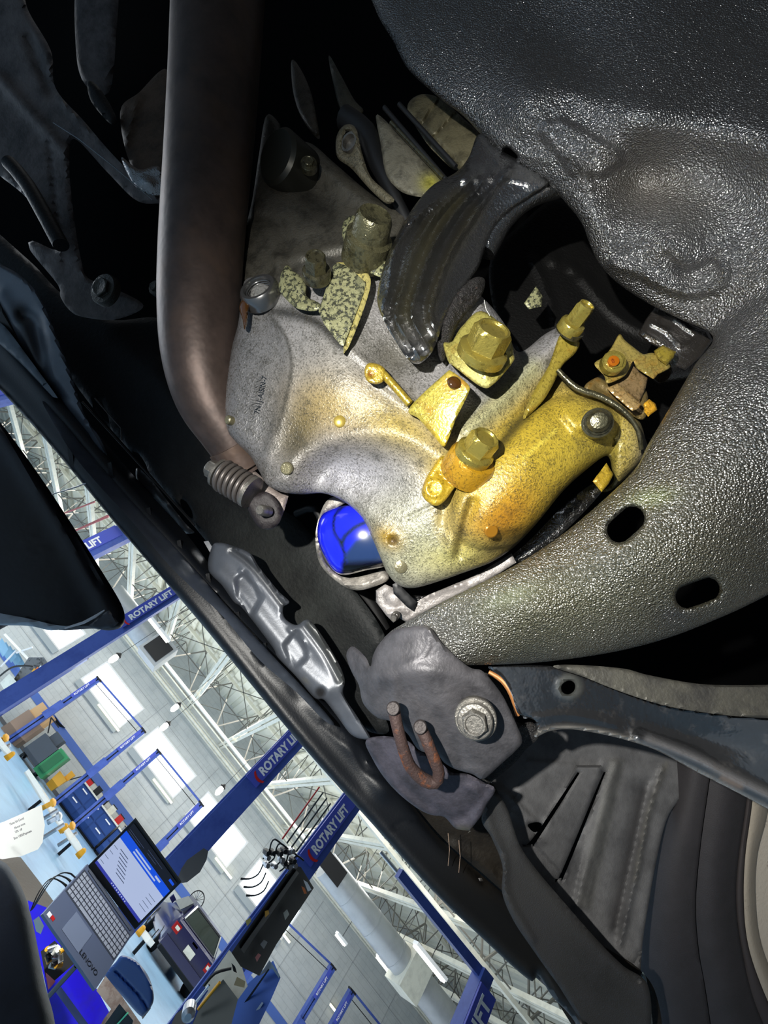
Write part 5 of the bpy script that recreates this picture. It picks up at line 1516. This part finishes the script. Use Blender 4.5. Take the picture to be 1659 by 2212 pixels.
tube('flange_line', [(205, 860, .66, 1.5), (262, 925, .65, 1.5), (263, 952, .65, 1.5)], m_dark, cmem, 8, 1, False)
relief('latch_plate', [(296, 1010), (330, 1040), (345, 1060), (400, 1130), (420, 1150), (395, 1150), (360, 1120), (325, 1080), (298, 1048)], [(300, 1020, .62), (420, 1150, .60), (330, 1080, .62)], m_pls, [('r', [(320, 1060), (380, 1130)], 8, -8)], cmem, 6, (4, 4), .012, (), True, (.13, .14, .155))

# --- bumper skin (outer band) 
BL = [(-60, 790), (0, 842), (120, 975), (265, 1150), (420, 1330), (560, 1500), (622, 1575), (700, 1665), (800, 1775), (880, 1865), (960, 1950), (1040, 2025), (1110, 2090), (1150, 2120), (1160, 2105), (1172, 2120), (1195, 2155), (1240, 2205), (1290, 2300),
      (1450, 2300), (1400, 2205), (1330, 2150), (1215, 2050), (1120, 1960), (1040, 1890), (940, 1800), (850, 1680), (770, 1570), (690, 1500), (600, 1390), (540, 1310), (470, 1240), (400, 1150), (300, 1040), (200, 925), (120, 830), (60, 760), (0, 690), (-60, 640)]
bump = tag(relief('bumper_skin', BL, [(-60, 720, .66), (120, 950, .60), (420, 1300, .54), (700, 1640, .50), (960, 1930, .47), (1250, 2200, .45), (1450, 2300, .46), (200, 900, .62), (540, 1320, .56), (850, 1690, .52), (1120, 1960, .50)], m_pl,
                  [('r', [(0, 735), (120, 880), (265, 1050), (400, 1200), (560, 1390), (700, 1545), (830, 1700)], 26, 16), ('r', [(830, 1700), (1000, 1870), (1200, 2070)], 40, 8),
                   ('r', [(30, 740), (180, 905), (330, 1080), (470, 1245)], 10, -12), ('r', [(985, 1850), (1110, 1975), (1250, 2120)], 6, -5), ('g', 640, 1490, 30, 14, 50, -8), ('g', 760, 1610, 24, 12, 50, 6), ('r', [(700, 1560), (770, 1620), (790, 1660), (860, 1690)], 5, -5),
                   ('r', [(850, 1790), (900, 1770), (960, 1830)], 4, -4), ('r', [(460, 1284), (492, 1332)], 5, -12), ('r', [(536, 1380), (572, 1430)], 5, -12), ('r', [(1014, 1876), (1042, 1908)], 6, -12)], None, 8, (26, 26), .006,
                  (), True, (.085, .10, .125),
                  [(('g', 1000, 1940, 160, 120, 45, .8), (.085, .088, .09)), (('g', 1180, 2080, 160, 120, 45, .9), (.085, .088, .085)), (('g', 1030, 1880, 60, 24, 45, .8), (.19, .17, .14)),
                   (('r', [(460, 1284), (492, 1332)], 5, 1), (.01, .01, .012)), (('r', [(536, 1380), (572, 1430)], 5, 1), (.01, .01, .012)), (('r', [(1014, 1876), (1042, 1908)], 5, 1), (.01, .01, .012))]), 'long black bumper skin whose edge cuts the hall off diagonally', 'bumper')
relief('sheen_strip', [(92, 870), (120, 890), (175, 960), (240, 1030), (300, 1100), (372, 1172), (430, 1240), (500, 1320), (585, 1412), (650, 1480), (720, 1560), (700, 1556), (640, 1495), (560, 1425), (480, 1330), (415, 1270), (360, 1215), (280, 1120), (215, 1050), (150, 970)],
       [(92, 870, .605), (720, 1560, .495), (300, 1110, .556)], m_pls, [('r', [(130, 910), (240, 1035), (370, 1180), (500, 1325), (640, 1475)], 12, 6)], bump, 7, (5, 4), .012, (), True, (.40, .44, .50))  # pale strip colour stands in for window sheen along the bumper
tube('clip_rod', [(112, 1068, .58, 1.2), (165, 1052, .585, 1.6), (236, 1024, .59, 1.3)], m_steel, bump, 8, 1, False)
for (x, y) in [(980, 1775), (1003, 1790)]:
    tube('grass_stalk', [(x - 12, y + 25, .468, .8), (x - 9, y + 60, .468, .8), (x - 12, y + 95, .468, .7)], m_card, bump, 5, .01)
for k, (x, y) in enumerate([(146, 962), (236, 1022), (320, 1120), (386, 1190), (448, 1262), (512, 1345), (570, 1412)]):
    relief('stiffener_rib', [(x - 4, y - 22), (x + 4, y - 24), (x + 10, y + 10), (x + 14, y + 48), (x + 6, y + 46), (x, y + 12)], [(x, y, .60 - (x - 146) * .00013 - .012)], m_pl, [], bump, 10, (2, 2), .012, (), False, (.06, .07, .09))

tag(relief('valance_inner', [(820, 1660), (900, 1700), (1000, 1740), (1060, 1690), (1100, 1780), (1130, 1850), (1260, 2010), (1410, 2130), (1420, 2330), (1300, 2300), (1150, 2090), (960, 1900), (850, 1760)], [(820, 1660, .54), (1410, 2130, .52), (1150, 2050, .53)], m_pan, [('r', [(980, 1830), (1060, 1880), (1110, 1960)], 14, 10), ('g', 1080, 1880, 20, 10, 40, -10)], None, 9, (4, 4), .01, (), True, (.16, .145, .125)), 'rusty brown inner valance behind the bumper skin', 'valance')
# bright wave-shaped inner panel at the upper left
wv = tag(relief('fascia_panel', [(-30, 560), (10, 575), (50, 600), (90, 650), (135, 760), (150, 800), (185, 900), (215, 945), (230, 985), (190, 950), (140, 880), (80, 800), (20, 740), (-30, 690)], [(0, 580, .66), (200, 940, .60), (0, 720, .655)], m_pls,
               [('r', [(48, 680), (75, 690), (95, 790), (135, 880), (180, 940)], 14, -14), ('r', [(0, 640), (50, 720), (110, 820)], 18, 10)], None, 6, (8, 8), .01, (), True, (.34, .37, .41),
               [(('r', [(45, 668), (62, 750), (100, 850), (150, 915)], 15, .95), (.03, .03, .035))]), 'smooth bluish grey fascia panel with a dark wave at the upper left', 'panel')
relief('trim_strip', [(-20, 690), (10, 705), (60, 770), (125, 860), (115, 858), (50, 790), (-20, 722)], [(0, 700, .635), (120, 860, .61), (0, 730, .635)], m_pls, [], wv, 8, (4, 4), .01, (), True, (.30, .34, .38))
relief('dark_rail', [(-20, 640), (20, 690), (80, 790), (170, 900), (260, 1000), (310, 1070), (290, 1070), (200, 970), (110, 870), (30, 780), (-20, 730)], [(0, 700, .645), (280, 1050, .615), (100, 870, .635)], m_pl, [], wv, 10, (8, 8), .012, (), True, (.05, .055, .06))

# --- silver undertray with steps
UT = [(450, 1230), (458, 1180), (475, 1172), (500, 1178), (540, 1195), (560, 1225), (600, 1275), (625, 1300), (612, 1312), (615, 1335), (640, 1350), (665, 1338), (690, 1365), (730, 1430), (745, 1470), (742, 1500), (770, 1545), (800, 1592), (792, 1598), (760, 1588), (730, 1550),
      (700, 1512), (680, 1508), (640, 1462), (600, 1420), (590, 1400), (545, 1340), (520, 1310), (505, 1300), (480, 1265)]
ut = tag(relief('undertray', UT, [(455, 1190, .555), (620, 1310, .53), (745, 1470, .50), (460, 1240, .55), (640, 1460, .515), (790, 1590, .49), (545, 1330, .535)], m_pls,
              [('p', [(510, 1250), (530, 1235), (556, 1270), (566, 1290), (545, 1330), (512, 1290)], -7, 5), ('p', [(612, 1395), (640, 1362), (665, 1405), (662, 1420), (632, 1450)], -7, 5), ('r', [(470, 1240), (520, 1290), (580, 1365), (640, 1440), (700, 1495)], 26, 12),
               ('r', [(520, 1232), (552, 1262), (562, 1290)], 3, 4), ('r', [(625, 1360), (655, 1385), (665, 1415)], 3, 4), ('c', 692, 1496, 10, -4, 5), ('r', [(500, 1190), (545, 1225), (610, 1305)], 6, -5), ('r', [(655, 1350), (700, 1410), (732, 1470)], 6, -5)],
              None, 5, (10, 9), .01, (), True, (.36, .38, .415), [(('r', [(500, 1185), (550, 1225), (612, 1305)], 10, .7), (.17, .17, .165)), (('r', [(670, 1350), (715, 1420), (738, 1470)], 12, .7), (.24, .24, .20)), (('c', 692, 1496, 11, .9, 6), (.12, .11, .10)), (('g', 660, 1470, 10, 5, 40, .8), (.42, .42, .40))]),
         'grey stepped plastic undertray below the blue filter', 'undertray')

# --- dark lip hanging at left (with bright corner)
lipm = mat('lip_dark', (.055, .06, .07), .40, vcol=True, bump=(60, .0006), speck=[((.10, .085, .08), 12, .45, .7, .5)])
lp = tag(relief('dark_panel', [(-60, 850), (0, 912), (80, 1020), (160, 1140), (230, 1250), (262, 1305), (270, 1335), (262, 1355), (235, 1362), (200, 1358), (140, 1362), (110, 1358), (40, 1345), (-60, 1330)], [(-60, 850, .62), (262, 1310, .58), (-60, 1330, .54), (150, 1355, .55)], lipm,
              [('r', [(0, 930), (100, 1080), (190, 1230), (240, 1330)], 22, 12), ('r', [(30, 950), (130, 1110), (215, 1260)], 8, -8), ('r', [(50, 1170), (135, 1150)], 4, 2), ('r', [(50, 1200), (110, 1185)], 4, 2)], None, 9, (14, 14), .03, (), True, (.11, .125, .155),
              [(('g', 80, 1150, 80, 140, -30, .8), (.12, .10, .10))]), 'dark panel with a rounded corner jutting in from the left edge', 'panel')
relief('lower_skin', [(-60, 1318), (40, 1332), (110, 1348), (150, 1355), (110, 1362), (60, 1352), (-60, 1347)], [(0, 1340, .535)], m_pls, [], lp, 10, (5, 5), .01, (), True, (.72, .76, .80))
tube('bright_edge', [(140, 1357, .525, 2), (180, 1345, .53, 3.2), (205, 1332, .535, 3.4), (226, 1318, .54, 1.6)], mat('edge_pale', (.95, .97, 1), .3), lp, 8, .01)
relief('inner_corner', [(190, 1352), (228, 1322), (236, 1318), (256, 1345), (240, 1358), (212, 1360)], [(225, 1340, .535)], m_pls, [('r', [(205, 1355), (235, 1345)], 5, 4)], lp, 5, (3, 3), .012, (), False, (.24, .25, .28))
# dark rounded panel at bottom left
dr_ = tag(relief('rubber_shape', [(-80, 1850), (0, 1858), (28, 1885), (52, 1930), (70, 1990), (84, 2060), (98, 2130), (115, 2190), (125, 2260), (125, 2320), (-80, 2320)], [(-80, 1850, .72), (60, 1950, .70), (120, 2250, .66), (-80, 2300, .62)], mat('tyre_near', (.10, .11, .135), .6, vcol=True, bump=(300, .0006), speck=[((.17, .165, .17), 9, .5, .75, .6)]),
               [('g', -60, 2150, 140, 260, 0, 60)], None, 12, (30, 40), .08, (), True, (.26, .29, .35), [(('r', [(40, 1960), (80, 2100), (100, 2240)], 14, .5), (.24, .23, .22))]), 'dark rounded rubber shape at the bottom left corner', 'tyre')

# --- upper left: dark frame parts
fr = tag(relief('body_rail', [(-60, -60), (40, -60), (60, 20), (110, 110), (120, 190), (180, 260), (240, 330), (300, 390), (355, 430), (330, 440), (290, 430), (230, 370), (160, 300), (150, 360), (160, 470), (175, 560), (190, 600), (240, 620), (310, 660), (250, 690), (180, 685), (150, 670), (130, 640), (125, 615), (65, 540), (70, 520), (120, 540), (130, 520), (60, 430), (0, 380), (-60, 330)],
              [(-60, -60, .70), (355, 430, .60), (0, 380, .68), (250, 690, .62), (120, 200, .66)], m_pan,
              [('r', [(0, 170), (80, 260), (140, 330)], 12, 14), ('r', [(60, 80), (110, 200)], 10, -12), ('r', [(130, 210), (250, 340), (330, 420)], 8, 12), ('r', [(105, 300), (120, 440), (140, 580)], 3, -8), ('r', [(20, 385), (100, 470), (130, 530)], 16, 16)],
              None, 9, (6, 8), .03, (), True, (.36, .33, .32), [(('g', 200, 640, 90, 50, 0, .5), (.15, .14, .12)), (('g', 60, 150, 90, 130, -30, .5), (.42, .39, .38))]), 'dim brown grey pressed body rail at the upper left', 'body rail')
relief('rail_web', [(170, -60), (250, -60), (250, 90), (235, 200), (190, 190), (165, 120)], [(200, 50, .70)], m_pan, [], fr, 14, (8, 8), .02, (), True, (.38, .36, .36))
relief('rail_rib', [(190, 175), (215, 190), (250, 250), (245, 270), (225, 255), (195, 215)], [(220, 220, .66)], m_pan, [], fr, 8, (5, 6), .02, (), True, (.10, .09, .085))
relief('gusset', [(260, 240), (300, 200), (360, 150), (366, 260), (355, 390), (330, 400), (280, 350)], [(260, 240, .68), (366, 160, .70), (340, 400, .64)], m_pan, [('r', [(300, 200), (262, 340)], 8, 10)], fr, 9, (6, 6), .02, (), True, (.34, .28, .23))
tube('cross_tube', [(20, 352, .62, 15), (60, 400, .615, 15), (132, 530, .60, 16)], m_pan, fr, 16, .02)
for nm in ('cross_tube',):
    me = fr.children[-1].data
    at = me.color_attributes.new('Col', 'FLOAT_COLOR', 'POINT'); b_ = np.ones((len(me.vertices), 4), np.float32); b_[:, :3] = lin((.34, .32, .31)); at.data.foreach_set('color', b_.ravel())
fb = bolt(226, 626, .585, (-.3, .1, 1), 22, 8, 34, 6, mat('dull_bolt', (.18, .17, .14), .5, .4, bump=(300, .0008)), fr, dish=True)
bolt(336, 622, .60, (-.3, .1, 1), 10, 6, 16, 3, mat('dull_bolt', None), fr)
tube('bright_edge', [(115, 265, .60, .9), (170, 300, .60, 1.2), (240, 355, .598, 1.4), (330, 432, .595, 1.2)], mat('edge_steel', (.45, .47, .5), .3, .6), fr, 6, 1, False)
relief('oily_plate', [(262, 340), (300, 365), (345, 360), (352, 420), (330, 425), (290, 400)], [(300, 380, .60)], m_film, [('g', 320, 395, 15, 10, 30, 8)], fr, 5, (5, 6), .02, (), True, (.10, .07, .04))

# --- suspension: bushing bracket
BR = [(800, 1440), (806, 1415), (820, 1390), (850, 1362), (900, 1352), (928, 1355), (960, 1395), (1012, 1440), (1040, 1448), (1062, 1470), (1090, 1510), (1118, 1570), (1128, 1600), (1118, 1618), (1085, 1648), (1045, 1682), (1020, 1672), (985, 1662), (960, 1648), (945, 1632),
      (905, 1620), (880, 1585), (850, 1560), (815, 1550), (785, 1520), (775, 1480), (760, 1452), (748, 1415), (762, 1396), (790, 1420)]
br = tag(relief('arm_bracket', BR, [(800, 1440, .385), (928, 1355, .36), (1012, 1440, .36), (1125, 1600, .365), (1045, 1682, .375), (880, 1590, .38), (780, 1500, .395), (950, 1520, .355), (760, 1400, .42)], m_brk,
              [('r', [(830, 1460), (900, 1450), (1000, 1460), (1060, 1500)], 22, 12), ('g', 860, 1500, 40, 50, 0, -12), ('r', [(850, 1470), (860, 1540), (890, 1590)], 10, 6), ('g', 1010, 1520, 46, 40, 0, -8), ('c', 1030, 1556, 44, 4, 10),
               ('r', [(900, 1500), (960, 1580), (1000, 1650)], 20, -8), ('r', [(925, 1358), (960, 1400), (1015, 1442)], 4, 4), ('r', [(860, 1440), (920, 1410), (925, 1360)], 4, 3)], None, 6, (12, 10), .014, (), True, (.34, .335, .35)),
         'grey pressed steel bracket holding the control arm bushing', 'bracket')
bolt(1026, 1558, .338, (-.25, .15, .95), 28, 20, 38, 5, m_fastener, br, ph=.3, washer=46, dish=True)
for (x, y) in [(853, 1535), (905, 1572)]:
    pass
hk = tag(tube('tie_hook', [(850, 1530, .352, 14), (858, 1568, .348, 13), (872, 1620, .348, 13), (888, 1658, .35, 13), (915, 1684, .352, 14), (940, 1690, .352, 13), (948, 1670, .35, 13), (938, 1640, .348, 13), (922, 1600, .348, 13), (908, 1570, .352, 13)], m_rust, None, 20, .004),
         'rusty bent rod hook hanging from the grey bracket', 'hook')
for (x, y) in [(850, 1530), (908, 1570)]:
    rings('rod_end', P(x, y, .3500), cw((-.1, .35, .9)), [(.0052, -.004, 0), (.0054, .004, 0), (.0045, .0055, 0)], m_brk if 0 else mat('rod_end', (.24, .22, .22), .6, .3, bump=(400, .0008)), hk, 24)
# plate below the bracket
lb = tag(relief('bracket_lower', [(790, 1600), (830, 1590), (880, 1600), (905, 1622), (945, 1640), (975, 1668), (1010, 1672), (1045, 1690), (1070, 1705), (1050, 1740), (1040, 1762), (1010, 1800), (1018, 1795), (985, 1790), (960, 1765), (930, 1760), (900, 1745), (862, 1715), (830, 1680), (805, 1640)],
              [(800, 1610, .42), (905, 1622, .40), (1070, 1705, .395), (1010, 1800, .41), (862, 1715, .415)], m_brk, [('r', [(870, 1700), (930, 1745), (985, 1770), (1030, 1740), (1050, 1710)], 10, -6), ('r', [(1010, 1700), (1040, 1720), (1020, 1790)], 8, 6)], None, 7, (8, 8), .012, (), True,
              (.33, .32, .36), [(('g', 1000, 1795, 24, 10, 0, .9), (.46, .44, .36))]), 'purplish grey sheet bracket below the rusty hook', 'bracket')

# --- control arm
CA = [(1055, 1440), (1110, 1436), (1200, 1440), (1255, 1455), (1330, 1482), (1420, 1515), (1520, 1535), (1659, 1548), (1900, 1540), (2300, 1600), (2300, 2080), (1900, 1880), (1659, 1748), (1580, 1706), (1500, 1665), (1420, 1622), (1350, 1598), (1280, 1582), (1225, 1575), (1185, 1580), (1155, 1592), (1158, 1560), (1135, 1548), (1118, 1540), (1105, 1500), (1085, 1465)]
arm = tag(relief('control_arm', CA, [(1060, 1445, .385), (1200, 1440, .385), (1155, 1590, .375), (1350, 1540, .385), (1500, 1600, .38), (1659, 1560, .37), (1659, 1748, .36), (1900, 1700, .34), (2300, 1800, .32), (1280, 1582, .38)], m_arm,
               [('r', [(1160, 1588), (1225, 1574), (1350, 1597), (1500, 1665), (1700, 1770)], 8, 7), ('r', [(1380, 1592), (1500, 1640), (1600, 1692), (1720, 1752)], 15, 16), ('r', [(1140, 1555), (1230, 1545), (1330, 1565)], 8, 5), ('g', 1520, 1590, 120, 30, 15, -12), ('c', 1228, 1486, 26, 5, 8)], None, 6, (8, 8), .02,
               [[(1212, 1484), (1219, 1474), (1232, 1470), (1242, 1478), (1240, 1492), (1228, 1500), (1216, 1496)]], True, (.11, .113, .12),
               [(('c', 1230, 1484, 27, .8, 8), (.30, .31, .30)), (('r', [(1160, 1590), (1225, 1576), (1350, 1599), (1500, 1667), (1700, 1772)], 7, .9), (.56, .55, .53)), (('r', [(1400, 1596), (1500, 1636), (1600, 1686), (1720, 1744)], 9, .7), (.42, .42, .43)), (('r', [(1560, 1680), (1600, 1700)], 6, .5), (.50, .42, .34))]),  # pale streaks put highlights into the colour along the lower edge
          'black control arm with highlights painted along its lower edge at the right', 'control arm')
relief('upper_flange', [(1195, 1440), (1240, 1436), (1345, 1444), (1400, 1458), (1500, 1476), (1580, 1480), (1700, 1478), (1900, 1470), (1900, 1560), (1700, 1553), (1600, 1548), (1500, 1536), (1420, 1520), (1330, 1490), (1260, 1462)], [(1200, 1440, .375), (1659, 1480, .36), (1659, 1550, .352), (1900, 1500, .35)], m_brk,
       [('r', [(1260, 1462), (1330, 1490), (1420, 1520), (1500, 1536), (1600, 1547), (1800, 1553)], 5, 4)], arm, 7, (5, 5), .01, (), True, (.30, .295, .27))
tube('bushing_ring', [(1056, 1452, .40, 5), (1085, 1470, .395, 6), (1105, 1500, .39, 6), (1118, 1545, .39, 5)], mat('rust_orange', (.62, .42, .24), .5, .3), arm, 12, .004)
tube('bushing_sleeve', [(1070, 1445, .405, 4), (1105, 1470, .40, 5), (1125, 1510, .395, 5), (1135, 1550, .395, 5)], m_steel, arm, 12, .004)
relief('bushing_boot', [(1045, 1455), (1075, 1470), (1100, 1510), (1118, 1560), (1150, 1560), (1165, 1590), (1135, 1620), (1110, 1650), (1060, 1690), (1045, 1700), (1035, 1680), (1060, 1600), (1060, 1520)], [(1060, 1460, .42), (1150, 1560, .41), (1050, 1690, .42)], m_rub, [], arm, 8, (6, 6), .03, (), True)

# --- wheel arch liner
WL = [(1070, 1640), (1160, 1560), (1300, 1540), (1470, 1600), (1500, 1680), (1445, 1760), (1420, 1850), (1400, 1960), (1388, 2040), (1385, 2120), (1395, 2212), (1400, 2320), (1330, 2320), (1260, 2200), (1130, 2075), (1110, 1900), (1075, 1800), (1060, 1720)]
lin_ = tag(relief('wheel_arch_liner', WL, [(1070, 1640, .56), (1300, 1560, .62), (1480, 1620, .64), (1110, 1850, .52), (1250, 1900, .56), (1400, 1900, .57), (1200, 2100, .52), (1380, 2080, .53), (1400, 2300, .52)], m_liner,
               [('p', [(1246, 1655), (1300, 1655), (1222, 1895), (1150, 1818)], 16, 3), ('p', [(1140, 1640), (1246, 1650), (1160, 1820), (1190, 1824), (1100, 1760)], 6, 4),
                ('r', [(1330, 1650), (1245, 1960)], 9, 7), ('p', [(1300, 1640), (1345, 1640), (1268, 1965), (1240, 1955)], 6, 6), ('r', [(1400, 1690), (1330, 2010)], 8, -8), ('r', [(1430, 1660), (1400, 1760), (1372, 1900), (1340, 2040)], 6, 9), ('r', [(1382, 1700), (1325, 1980)], 14, -5),
                ('r', [(1065, 1700), (1100, 1720), (1150, 1770), (1162, 1790)], 8, 7), ('r', [(1085, 1690), (1120, 1730), (1150, 1760)], 5, -5), ('r', [(1330, 2085), (1372, 2082), (1380, 2055)], 3, -6)], None, 6, (6, 6), .01,
               [[(1140, 1782), (1158, 1776), (1170, 1780), (1166, 1794), (1152, 1797)], [(1248, 1668), (1252, 1670), (1160, 1816), (1150, 1824), (1128, 1824), (1150, 1812)], [(1304, 1668), (1308, 1668), (1222, 1884), (1212, 1896), (1200, 1898), (1212, 1886)]],
               True, (.40, .40, .405), [(('p', [(1318, 1640), (1350, 1640), (1278, 1965), (1248, 1955)], .8, 8), (.42, .42, .41)), (('r', [(1385, 1710), (1325, 2000)], 13, .7), (.19, .18, .185)), (('r', [(1440, 1650), (1400, 1760), (1372, 1900)], 6, .6), (.46, .45, .42)), (('g', 1330, 2120, 90, 40, 0, .9), (.10, .10, .09))]),
           'dark grey ribbed wheel arch liner with two long slots', 'wheel arch liner')
sp = tag(relief('splash_guard', [(1058, 1722), (1072, 1712), (1095, 1745), (1110, 1790), (1125, 1830), (1160, 1880), (1215, 1945), (1290, 2030), (1345, 2085), (1400, 2130), (1395, 2240), (1290, 2240), (1200, 2120), (1150, 2050), (1110, 1990), (1085, 1930), (1085, 1870), (1062, 1810), (1040, 1770)],
              [(1060, 1720, .44), (1130, 1830, .46), (1400, 2140, .46), (1290, 2240, .45), (1080, 1880, .445), (1200, 2050, .455)], m_liner, [('r', [(1050, 1740), (1062, 1790), (1090, 1850), (1095, 1930), (1150, 2030)], 7, 7), ('r', [(1110, 1820), (1240, 1985), (1380, 2120)], 4, -4)], None, 7, (8, 8), .012, (), True, (.22, .22, .22),
              [(('g', 1300, 2100, 120, 90, 45, .8), (.10, .10, .095)), (('g', 1100, 1790, 30, 60, -20, .7), (.33, .33, .33))]), 'dark splash guard strip between the liner and the bumper skin', 'splash guard')

# --- tyre and rim (a real turned wheel seen from inside)
wc = P(2350, 1930, .80)
wx = cw((-.42, .10, .90)).normalized()
wh = thing('road_wheel', wc, 'front road wheel, grey black tyre and dusty cream rim at the right edge', 'wheel')
R0 = (P(1395, 1960, .60) - wc).length
# tyre sidewall as arcs about a centre far right; edges measured in the picture
def arc_band(name, xs0, xs1, d0, d1, m, parent, bulge, n=50, k=14, thick=.03, col=None):
    'curved band between two edge curves x(y)'
    V, F = [], []
    ys = np.linspace(1500, 2330, n)
    for y in ys:
        a, b = np.interp(y, *xs0), np.interp(y, *xs1)
        for j in range(k + 1):
            t = j / k
            V.append(tuple(P(a + (b - a) * t, y, d0 + (d1 - d0) * t - bulge * math.sin(PI * t))))
    n0 = len(V)
    for y in ys:
        a, b = np.interp(y, *xs0), np.interp(y, *xs1)
        for j in range(k + 1):
            t = j / k
            V.append(tuple(P(a + (b - a) * t, y, d0 + (d1 - d0) * t + thick)))
    w_ = k + 1
    for i in range(n - 1):
        for j in range(k):
            q = i * w_ + j
            F.append((q, q + w_, q + w_ + 1, q + 1))
            F.append((n0 + q, n0 + q + 1, n0 + q + w_ + 1, n0 + q + w_))
        F.append((i * w_, n0 + i * w_, n0 + (i + 1) * w_, (i + 1) * w_))
        q = i * w_ + k
        F.append((q, q + w_, n0 + q + w_, n0 + q))
    cols = np.tile(np.array(lin(col)), (len(V), 1)) if col else None
    return new_obj(name, V, F, m, parent, True, cols=cols, autos=60)


def curve(pts):
    r = resample([(y, x) for x, y in pts], 12, False)
    o_ = np.argsort(r[:, 0])
    return r[o_, 0], r[o_, 1]


m_side = mat('tyre_side', (.20, .19, .20), .7, bump=(700, .0004), speck=[((.16, .155, .16), 40, .4, .7, .6), ((.30, .28, .27), 400, .66, .74, .5)])
eA = curve([(1480, 1500), (1450, 1700), (1405, 1850), (1388, 1960), (1382, 2060), (1392, 2160), (1410, 2330)])
eB = curve([(1560, 1500), (1530, 1700), (1512, 1830), (1502, 1950), (1508, 2050), (1525, 2150), (1550, 2330)])
eC = curve([(1640, 1500), (1612, 1730), (1594, 1860), (1590, 1950), (1600, 2040), (1625, 2150), (1660, 2240), (1690, 2330)])
eD = curve([(1650, 1500), (1625, 1735), (1610, 1850), (1607, 1950), (1616, 2040), (1645, 2130), (1690, 2230), (1740, 2330)])
eE = curve([(1690, 1500), (1662, 1735), (1636, 1850), (1633, 1950), (1645, 2040), (1680, 2130), (1730, 2230), (1780, 2330)])
eF = curve([(2300, 1500), (2300, 2330)])
arc_band('sidewall_outer', eA, eB, .635, .60, m_side, wh, .012)
arc_band('sidewall_inner', (eB[0], eB[1] + 1.5), eC, .599, .60, m_side, wh, .010)
arc_band('bead', eC, eD, .602, .60, mat('bead', (.23, .21, .21), .7), wh, .003, k=4)
arc_band('rim_edge', eD, eE, .598, .61, m_rim, wh, .006, k=6, col=(.66, .62, .56))
arc_band('rim_well', eE, eF, .615, .64, m_rim, wh, -.01, k=10, col=(.80, .76, .70))
for (x0, y0, dx) in [(1508, 1800, 0), (1528, 1945, 0)]:
    pass
# fender edge with reflections at the bottom
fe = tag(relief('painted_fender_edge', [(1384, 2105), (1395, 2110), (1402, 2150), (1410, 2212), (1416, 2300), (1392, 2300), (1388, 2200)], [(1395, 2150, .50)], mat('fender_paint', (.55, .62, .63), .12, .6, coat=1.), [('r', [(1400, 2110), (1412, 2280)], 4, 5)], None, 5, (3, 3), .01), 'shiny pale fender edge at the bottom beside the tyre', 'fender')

# object origins of world-tag bookkeeping are not needed any more
for ob in bpy.data.objects:
    if '_w' in ob.keys():
        del ob['_w']

GROUPS = {'lift_post': 'blue lift posts standing in the hall', 'strip_light': 'strip lights of the hall', 'hanging_lamp': 'bulb lamps hanging in the hall',
          'hoist_bar': 'low lift arms over the floor', 'lift_adapter': 'lift pads by the white arms', 'usb_cable': 'cables at the laptop side', 'bench_tool': 'things standing on the blue cabinets',
          'tool_cabinet': 'blue cabinets along the back wall', 'overhead_beam': 'overhead beams of the far lifts', 'air_pipe': 'red air pipes under the roof', 'air_duct': 'ventilation ducts under the roof',
          'hose': 'black hoses by the oil filter'}
for ob in bpy.data.objects:
    if ob.parent is None and 'category' in ob.keys() and ob.name.split('.')[0] in GROUPS:
        ob['group'] = GROUPS[ob.name.split('.')[0]]
